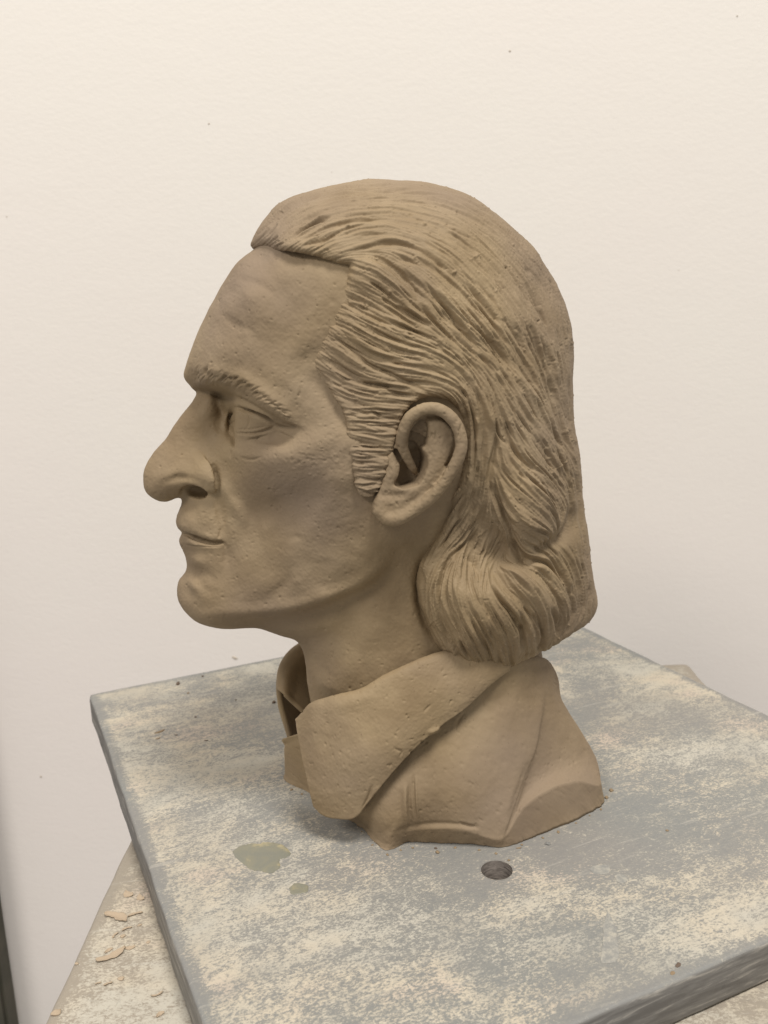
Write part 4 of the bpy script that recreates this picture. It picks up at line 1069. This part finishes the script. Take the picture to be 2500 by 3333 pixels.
def slab(name, lx, ly, z0, z1, mat, bev, nseg=4, wob=.00035):
    """a thick board with softened, slightly knocked edges; origin at one lower corner in plan"""
    bm = bmesh.new()
    nx, ny = 60, 60
    vs = {}
    def ring(z):
        pts = [(lx * i / nx, 0) for i in range(nx)] + [(lx, ly * i / ny) for i in range(ny)] + [(lx - lx * i / nx, ly) for i in range(nx)] + [(0, ly - ly * i / ny) for i in range(ny)]
        return pts
    prof = [(bev, z0)] + [(bev - bev * math.sin(a), z0 + bev - bev * math.cos(a)) for a in np.linspace(.3, math.pi / 2, nseg)] + \
           [(bev - bev * math.cos(a), z1 - bev + bev * math.sin(a)) for a in np.linspace(0, math.pi / 2, nseg + 2)]
    base = ring(0); cr = .004; loops = []
    rr = random.Random(5)
    nz = [rr.gauss(0, 1) for _ in base]; nz = [(nz[i - 1] + nz[i] + nz[(i + 1) % len(nz)]) / 3 for i in range(len(nz))]
    for ins, z in prof:
        L = []
        for i, (x, y) in enumerate(base):
            x2 = min(max(x, ins), lx - ins); y2 = min(max(y, ins), ly - ins)
            # rounded corners in plan
            cx = min(max(x2, cr + ins), lx - cr - ins); cy = min(max(y2, cr + ins), ly - cr - ins)
            dx, dy = x2 - cx, y2 - cy; d = math.hypot(dx, dy)
            if d > cr: x2, y2 = cx + dx / d * cr, cy + dy / d * cr
            o = nz[i] * wob * (1 if ins < bev * .9 else .3)
            x2 += o * (1 if x > lx / 2 else -1) * (x in (0, lx)); y2 += o * (1 if y > ly / 2 else -1) * (y in (0, ly))
            L.append(bm.verts.new((x2, y2, z)))
        loops.append(L)
    for a, b2 in zip(loops[:-1], loops[1:]):
        for i in range(len(a)):
            j = (i + 1) % len(a); f = bm.faces.new((a[i], a[j], b2[j], b2[i])); f.smooth = True
    bm.faces.new(loops[-1]); bm.faces.new(loops[0][::-1])
    bmesh.ops.recalc_face_normals(bm, faces=bm.faces)
    me = bpy.data.meshes.new(name); bm.to_mesh(me); bm.free()
    return link(name, me, mat)
BU, BV = .448, .473
M_board = slip_material('slip_board', BU, BV, 0.0, centre=(.25, .17))
board = slab('modelling_board', BU, BV, -.0232, 0, M_board, .0022)
# origin: the near-left corner; x along the back edge, y away from the camera
Acm = np.array([-25.2, 69.98]); ABd = np.array([.9122, .4096]); ADd = np.array([.4096, -.9122])
Dcm = Acm + ADd * 47.3
board.location = (Dcm[0] / 100, Dcm[1] / 100, 0); board.rotation_euler = (0, 0, math.radians(24.18))
board['label'] = 'grey square board smeared with dried cream slip and drilled with one hole, carrying the bust'; board['category'] = 'board'
# the drilled hole
hc3 = px2floor(1617, 2832) / 100
mh, th, bh = nt('raw_wood')
mh_ = N(th, 'ShaderNodeMapping'); mh_.inputs['Scale'].default_value = (1, 1, 5); th.links.new(N(th, 'ShaderNodeTexCoord').outputs['Object'], mh_.inputs['Vector'])
wv = noise(th, mh_.outputs[0], 130, 4, .65, 1.0)
rw = ramp(th, [(.35, (.09, .078, .068)), (.62, (.29, .255, .225))]); th.links.new(wv, rw.inputs[0]); th.links.new(rw.outputs[0], bh.inputs['Base Color']); bh.inputs['Roughness'].default_value = .9
bpy.context.view_layer.update()
bm = bmesh.new(); bmesh.ops.create_cone(bm, cap_ends=True, segments=64, radius1=.0086, radius2=.0088, depth=.04)
cme = bpy.data.meshes.new('cut'); bm.to_mesh(cme); bm.free(); cme.materials.append(mh)
cut = bpy.data.objects.new('cut', cme); COL.objects.link(cut); cut.location = (hc3[0], hc3[1], .0075)
md = board.modifiers.new('b', 'BOOLEAN'); md.object = cut; md.operation = 'DIFFERENCE'; md.solver = 'EXACT'; md.material_mode = 'TRANSFER'
dg = bpy.context.evaluated_depsgraph_get(); nm = bpy.data.meshes.new_from_object(board.evaluated_get(dg))
board.modifiers.clear(); old = board.data; board.data = nm; nm.name = 'modelling_board'; bpy.data.objects.remove(cut)
# rim of the hole: raw, slightly crumbled wood
bm = bmesh.new(); rr = random.Random(9)
inv = board.matrix_world.inverted(); c = inv @ Vector((hc3[0], hc3[1], 0))
rings = []
for rad, z in ((.0086, -.0124), (.0084, -.008), (.0087, -.003), (.0089, -.0006), (.0092, .0001)):
    rings.append([bm.verts.new((c.x + (rad + rr.gauss(0, .00016)) * math.cos(a), c.y + (rad + rr.gauss(0, .00016)) * math.sin(a), z)) for a in np.linspace(0, 2 * math.pi, 64, endpoint=False)])
for a, b2 in zip(rings[:-1], rings[1:]):
    for i in range(64):
        f = bm.faces.new((a[i], a[(i + 1) % 64], b2[(i + 1) % 64], b2[i])); f.smooth = True
bm.normal_update()
me = bpy.data.meshes.new('hole_rim'); bm.to_mesh(me); bm.free()
link('hole_rim', me, mh, board)

# dried spills
def spill(name, outline, label, th_=.0003, mat=None):
    l = smoothline(np.vstack([outline, outline[:1]]), 6)[:-1]
    gw = np.random.default_rng(len(l)); nz_ = gw.normal(0, 1, len(l)); nz_ = sum(np.roll(nz_, k) for k in range(-2, 3)) / 2.2
    l = l + (l - l.mean(0)) / np.linalg.norm(l - l.mean(0), axis=1)[:, None] * (nz_ * 2.6)[:, None]
    W = np.array([px2floor(x, y) for x, y in l]) / 100
    L = np.array([inv @ Vector((w[0], w[1], 0)) for w in W]); cc = L.mean(0)
    bm = bmesh.new(); rg = []
    for s_, z in ((1.0, .0001), (.97, .8 * th_), (.88, th_), (.6, .8 * th_), (.3, .75 * th_)):
        rg.append([bm.verts.new((cc[0] + (p[0] - cc[0]) * s_, cc[1] + (p[1] - cc[1]) * s_, z)) for p in L])
    for a, b2 in zip(rg[:-1], rg[1:]):
        for i in range(len(a)):
            j = (i + 1) % len(a); f = bm.faces.new((a[i], a[j], b2[j], b2[i])); f.smooth = True
    bm.faces.new(rg[-1]); bmesh.ops.recalc_face_normals(bm, faces=bm.faces)
    me = bpy.data.meshes.new(name); bm.to_mesh(me); bm.free()
    if me.polygons[len(me.polygons) - 1].normal.z < 0: me.flip_normals()
    o = link(name, me, mat or M_spill, board); o['label'] = label
M_spill, ts, bs = nt('dried_spill')
co = N(ts, 'ShaderNodeTexCoord').outputs['Object']; n_a = noise(ts, co, 75, 4, .6, .5)
rsx = ramp(ts, [(.42, (.205, .205, .165)), (.58, (.235, .225, .165)), (.68, (.38, .33, .20))]); ts.links.new(n_a, rsx.inputs[0]); ts.links.new(rsx.outputs[0], bs.inputs['Base Color'])
bs.inputs['Roughness'].default_value = .45
spill('spill_stain', [(760,2772),(790,2750),(840,2745),(880,2737),(915,2750),(945,2775),(935,2790),(912,2800),(915,2825),(885,2838),(840,2835),(800,2815),(770,2795)], 'larger olive dried spill with a lobed outline')
spill('spill_stain', [(938,2890),(955,2880),(980,2878),(1000,2888),(998,2905),(975,2915),(950,2910)], 'small round dried spill near the larger one')

M_smear, tm_, bm_ = nt('pale_slip_smear'); nm_ = noise(tm_, N(tm_, 'ShaderNodeTexCoord').outputs['Object'], 260, 4, .7)
rm_ = ramp(tm_, [(.40, (.25, .25, .235)), (.56, (.33, .32, .285)), (.68, (.43, .405, .34))]); tm_.links.new(nm_, rm_.inputs[0]); tm_.links.new(rm_.outputs[0], bm_.inputs['Base Color']); bm_.inputs['Roughness'].default_value = .8
spill('slip_smear', [(1977,2963),(1990,2985),(2003,3020),(2011,3073),(2012,3125),(1985,3130),(1957,3125),(1963,3058),(1967,2997)], 'tapered pale slip smear right of the hole', .0002, M_smear)
spill('slip_smear', [(1913,2828),(1935,2818),(1970,2815),(1986,2828),(1975,2843),(1940,2845)], 'oval pale slip smear', .0002, M_smear)
spill('slip_smear', [(2000,2852),(2020,2843),(2041,2856),(2035,2872),(2008,2870)], 'small pale slip smear beside the oval one', .0002, M_smear)
stand = slab('stand_top', .446, .446, -.052, -.0236, slip_material('slip_stand', .446, .446, .0, warm=.6, seed=3.1), .004)
stand.location = (-.172, .327, 0)
stand['label'] = 'cream-dusted square stand top under the grey board, turned at an angle to it'; stand['category'] = 'stand'

# ------------------------------------------------------------------ wall
mw, tw, bw = nt('painted_wall'); co = N(tw, 'ShaderNodeTexCoord').outputs['Object']
wn = noise(tw, co, 1.6, 3, .5); rw_ = ramp(tw, [(.35, (.775, .72, .678)), (.65, (.775, .74, .688))]); tw.links.new(wn, rw_.inputs[0]); tw.links.new(rw_.outputs[0], bw.inputs['Base Color'])
bw.inputs['Roughness'].default_value = .6; bw.inputs['Specular IOR Level'].default_value = .2
mpw = N(tw, 'ShaderNodeMapping'); mpw.inputs['Scale'].default_value = (1, 1, 1.6); tw.links.new(co, mpw.inputs['Vector'])
wh = math_(tw, 'ADD', noise(tw, mpw.outputs[0], 150, 4, .6), math_(tw, 'MULTIPLY', noise(tw, mpw.outputs[0], 14, 3, .5), 1.6))
bpw = N(tw, 'ShaderNodeBump'); bpw.inputs['Strength'].default_value = .07; bpw.inputs['Distance'].default_value = .004
tw.links.new(wh, bpw.inputs['Height']); tw.links.new(bpw.outputs[0], bw.inputs['Normal'])
WY = .935
me = mesh_np('wall', [(-.412, WY, -1.3), (2.2, WY, -1.3), (2.2, WY, 2.0), (-1.6, WY, 2.0), (-1.6, WY, .2)], [[0, 1, 2, 3]], False)
bpy.data.meshes.remove(me)
bm = bmesh.new()
bmesh.ops.create_cube(bm, size=1, matrix=Matrix.Translation((.4, WY + .05, .3)) @ Matrix.Diagonal((4.0, .1, 3.6, 1)))
me = bpy.data.meshes.new('wall'); bm.to_mesh(me); bm.free(); link('wall', me, mw, kind='structure')
# a dark upright edge at the far left, in front of the wall
mp_, tp, bp_ = nt('dark_olive_paint'); cn = noise(tp, N(tp, 'ShaderNodeTexCoord').outputs['Object'], 20, 3, .5)
rp = ramp(tp, [(.4, (.045, .042, .028)), (.6, (.065, .058, .040))]); tp.links.new(cn, rp.inputs[0]); tp.links.new(rp.outputs[0], bp_.inputs['Base Color']); bp_.inputs['Roughness'].default_value = .7
bm = bmesh.new(); PY = .915
bmesh.ops.create_cube(bm, size=1, matrix=Matrix.Translation((-.5065 * PY - .06, PY, -.65)) @ Matrix.Diagonal((.12, .03, 1.5, 1)))
bmesh.ops.bevel(bm, geom=list(bm.edges), offset=.004, segments=2, affect='EDGES')
me = bpy.data.meshes.new('dark_post'); bm.to_mesh(me); bm.free()
po = link('dark_post', me, mp_); po['label'] = 'dark olive upright edge at the bottom left, against the pale wall'; po['category'] = 'post'

# specks and scuffs on the wall paint
msp, tsp, bsp = nt('wall_speck'); bsp.inputs['Base Color'].default_value = (.52, .46, .38, 1); bsp.inputs['Roughness'].default_value = .9
wall_o = bpy.data.objects['wall']
def at_wall(px, py):
    r = ray(px, py); t = (WY * 100 - .02 - CAMP[1]) / r[1]; return (CAMP + r * t) / 100
gg = random.Random(4)
for px, py, s_ in [(680,403,4),(1660,166,5),(2400,52,4),(22,705,3),(133,2528,6),(765,2142,8),(1080,560,2),(2210,880,2),(300,1300,2)]:
    c = at_wall(px, py); bm = bmesh.new()
    bmesh.ops.create_icosphere(bm, subdivisions=2, radius=s_ * .00017)
    for v in bm.verts:
        v.co *= 1 + gg.uniform(-.3, .3); v.co.y *= .35; v.co.x *= 2.6 if s_ == 8 else 1.2
        if s_ == 8: v.co.z -= v.co.x * .4
    me = bpy.data.meshes.new('speck'); bm.to_mesh(me); bm.free()
    for p in me.polygons: p.use_smooth = True
    o = link('speck', me, msp, wall_o); o.location = c

# ------------------------------------------------------------------ crumbs and shavings of clay
def crumb(px, py, size, label, z=0.0, flat=.7, long=1.0, ang=0.0, group=None, cat='clay crumb', name='clay_crumb', mat=None):
    c = px2floor(px, py, z * 100) / 100
    bm = bmesh.new(); bmesh.ops.create_icosphere(bm, subdivisions=3, radius=size)
    sd_ = gg.randrange(1000)
    P = np.array([v.co[:] for v in bm.verts]) / size
    d = vnoise(P + 7, 1.3, sd_) * .38 + vnoise(P + 7, 3.1, sd_ + 1) * .16
    for v, k in zip(bm.verts, d):
        v.co *= 1 + k; v.co.x *= long; v.co.z = max(v.co.z, -.55 * size) * flat
        if long > 1.8: v.co.y += (v.co.x ** 2) * .22 / size / long
    lo = min(v.co.z for v in bm.verts)
    for v in bm.verts: v.co.z -= lo
    me = bpy.data.meshes.new(name); bm.to_mesh(me); bm.free()
    for p in me.polygons: p.use_smooth = True
    o = link(name, me, mat or CLAY); o.location = (c[0], c[1], z); o.rotation_euler = (0, 0, ang)
    o['label'] = label; o['category'] = cat
    if group: o['group'] = group
    return o
def shaving(px, py, size, label, z=0.0, flat=.7, long=1.0, ang=0.0, group=None, cat='clay shaving', name='clay_shaving', mat=None):
    # a thin curled paring: an arc of clay with lifted, ragged rims
    c = px2floor(px, py, z * 100) / 100
    L = size * 100 * long * 1.25; W = size * 100 * gg.uniform(.9, 1.3); bend = gg.uniform(.5, 1.3) * gg.choice((-1, 1))
    m, n = 30, 12; G = np.zeros((m, n, 3)); ph = gg.uniform(0, 6)
    for i in range(m):
        u = i / (m - 1) * 2 - 1; a = u * bend * .8
        R_ = L / bend
        cx, cy = R_ * math.sin(a) , R_ * (1 - math.cos(a))
        w = W * (max(0.03, 1 - abs(u) ** 2.4)) ** .6 * (1 + .22 * math.sin(5 * u + ph) + .10 * math.sin(13 * u + ph))
        for j in range(n):
            v = j / (n - 1) * 2 - 1; o = v * w * .6
            G[i, j] = (cx - o * math.sin(a), cy + o * math.cos(a), .05 * W + .55 * W * (v * .6 + .3 * math.sin(ph)) ** 2 + .25 * W * u * u)
    V, Q = sheet(G, min(.05, W * .3)); V[:, 2] -= V[:, 2].min()
    me = mesh_np(name, V / 100, Q)
    o = link(name, me, mat or CLAY); o.location = (c[0], c[1], z); o.rotation_euler = (0, 0, ang)
    o['label'] = label; o['category'] = cat
    if group: o['group'] = group
    return o
GB = 'clay crumbs scattered on the grey board'
mdk, tdk, bdk = nt('dark_clay'); bdk.inputs['Base Color'].default_value = (.13, .095, .07, 1); bdk.inputs['Roughness'].default_value = .85
crumb(579, 2228, .0016, 'largest dark clay crumb near the back left edge of the grey board', flat=.9, group=GB, mat=mdk)
crumb(660, 2202, .0010, 'small dark crumb right beside the back edge of the board, left of the bust', group=GB, mat=mdk)
crumb(892, 2288, .0014, 'round dark crumb just left of the far collar', flat=.9, group=GB, mat=mdk)
crumb(612, 2257, .0008, 'faint flat crumb below the largest dark crumb', group=GB)
crumb(768, 2279, .0006, 'tiny crumb between the largest crumb and the collar', group=GB, mat=mdk)
crumb(522, 2382, .0012, 'long thin clay shaving on the left of the grey board', flat=.35, long=3.6, ang=.75, group=GB, name='clay_shaving', cat='clay shaving')
crumb(515, 2404, .0007, 'short thin shaving just under the long one on the board', flat=.4, long=2.6, ang=.7, group=GB, name='clay_shaving', cat='clay shaving')
crumb(573, 2393, .0006, 'short dark sliver right of the long shaving', flat=.5, long=2.0, ang=-.2, group=GB, mat=mdk)
crumb(671, 2411, .0006, 'lone dark sliver on the middle left of the board', flat=.5, long=2.0, ang=0, group=GB, mat=mdk)
crumb(637, 2335, .0007, 'pair-like crumb speck above the slip patch left of the collar', group=GB, mat=mdk)
crumb(1990, 2574, .0013, 'brown crumb right of the cut shoulder of the bust', group=GB)
crumb(1974, 2598, .0011, 'reddish crumb touching the right corner of the bust', group=GB)
crumb(1783, 2747, .0015, 'pale flat chip on the board right of the hole', flat=.35, group=GB, mat=M_board)
crumb(1424, 2776, .0011, 'pale pellet in front of the shirt rim, left of the hole', group=GB)
crumb(1418, 2762, .0008, 'dark pellet tucked under the shirt rim', group=GB, mat=mdk)
crumb(1656, 2801, .0007, 'tiny pellet just above and right of the hole', group=GB)
crumb(2171, 2704, .0009, 'small tan crumb on the right half of the board', flat=.4, group=GB)
crumb(1690, 2761, .0007, 'small thin crumb along the front right foot of the bust', flat=.5, long=2, ang=.2, group=GB)
crumb(2208, 3140, .0011, 'dark clay clot stuck near the front right edge of the board', flat=.18, long=1.6, mat=mdk, ang=.9, group=GB)
crumb(2190, 3168, .0009, 'smaller clot beside the dark clot at the front right edge', flat=.18, long=1.4, ang=1.1, group=GB)
mfl, tfl, bfl = nt('dry_clay_flake'); bfl.inputs['Base Color'].default_value = (.42, .335, .24, 1); bfl.inputs['Roughness'].default_value = .9
foot_ = [(1180,2700),(1215,2745),(1262,2776),(1300,2760),(1345,2752),(1480,2756),(1560,2760),(1610,2772),(1700,2748),(1765,2726),(1815,2706),(1880,2676),(1925,2650),(1958,2626),(950,2562),(985,2582)]
foot_l = ['tiny crumb under the lower tip of the near collar leaf', 'tiny crumb below the left end of the shirt rim, beside the collar tip', 'tiny crumb at the lowest front corner of the shirt',
    'tiny crumb just right of the lowest front corner of the shirt', 'tiny crumb below the two vertical ridges of the shirt', 'tiny crumb below the middle of the shirt rim', 'tiny crumb below the right part of the shirt rim',
    'tiny crumb directly above the drilled hole, at the shirt', 'tiny crumb at the start of the cut face, right of the hole', 'tiny crumb below the left third of the cut face', 'tiny crumb below the middle of the cut face',
    'tiny crumb below the right third of the cut face', 'tiny crumb near the right end of the cut face', 'tiny crumb at the far right corner of the bust foot', 'tiny crumb at the left front corner of the shirt, under the far collar',
    'tiny crumb between the left shirt corner and the near collar leaf']
for k_i, (fx, fy) in enumerate(foot_):
    crumb(fx + gg.uniform(-6, 6), fy + gg.uniform(2, 9), gg.uniform(.0004, .0008), foot_l[k_i], flat=.6, long=gg.uniform(1, 1.6), ang=gg.uniform(0, 3), group='tiny crumbs along the foot of the bust')
GS = 'clay shavings lying on the lower stand'
ZS = -.0236
for px, py, sz, lg, an, lb in [
    (415,2915,.0022,1.6,-.5,'curled clay shaving topmost on the stand, next to the board edge'),
    (455,2925,.0018,1.8,-.8,'clay curl wedged against the left side of the board'),
    (385,2985,.0036,2.3,-.45,'largest flat clay flake on the lower stand'),
    (440,2975,.0018,2.4,.4,'thin curl just right of the largest flake'),
    (412,3022,.0014,2.2,.5,'short stick-like shaving below the largest flake'),
    (400,3048,.0013,1.1,0,'small rounded pellet under the stick-like shaving'),
    (372,3045,.0013,2.0,1.2,'upright sliver left of the small rounded pellet'),
    (365,3115,.0032,2.6,.65,'thick elongated clay roll in the middle of the visible stand'),
    (353,3095,.0012,2.0,.8,'small sliver above the thick elongated roll'),
    (423,3088,.0013,2.2,.2,'small hooked shaving right of the thick roll'),
    (455,3012,.0009,1.5,.6,'tiny crumb near the board edge on the stand'),
    (482,3067,.0009,1.4,.9,'tiny crumb touching the lower left board edge'),
    (394,3186,.0012,1.2,0,'pale round pellet low on the stand'),
    (320,3200,.0010,1.6,.3,'small speck of clay near the outer edge of the stand'),
    (351,3202,.0011,2.2,.5,'short dash of clay beside the speck on the stand'),
    (512,3240,.0013,2.4,.5,'dark shaving low on the stand near the board'),
    (520,3303,.0013,1.8,.8,'lowest shaving on the stand next to the board'),
    (183,3298,.0018,1.2,.4,'round clay pellet at the bottom left corner of the stand'),
    (250,3138,.0010,1.0,0,'grey dot of clay by the slanting left edge of the stand')]:
    (shaving if lg >= 1.6 else crumb)(px, py, sz, lb, z=ZS, flat=.4, mat=mfl, long=lg, ang=an, group=GS, name='clay_shaving', cat='clay shaving')
print('tris', sum(len(o.data.polygons) * 2 for o in bpy.data.objects if o.type == 'MESH'))
print('done', round(time.time() - T0, 1))
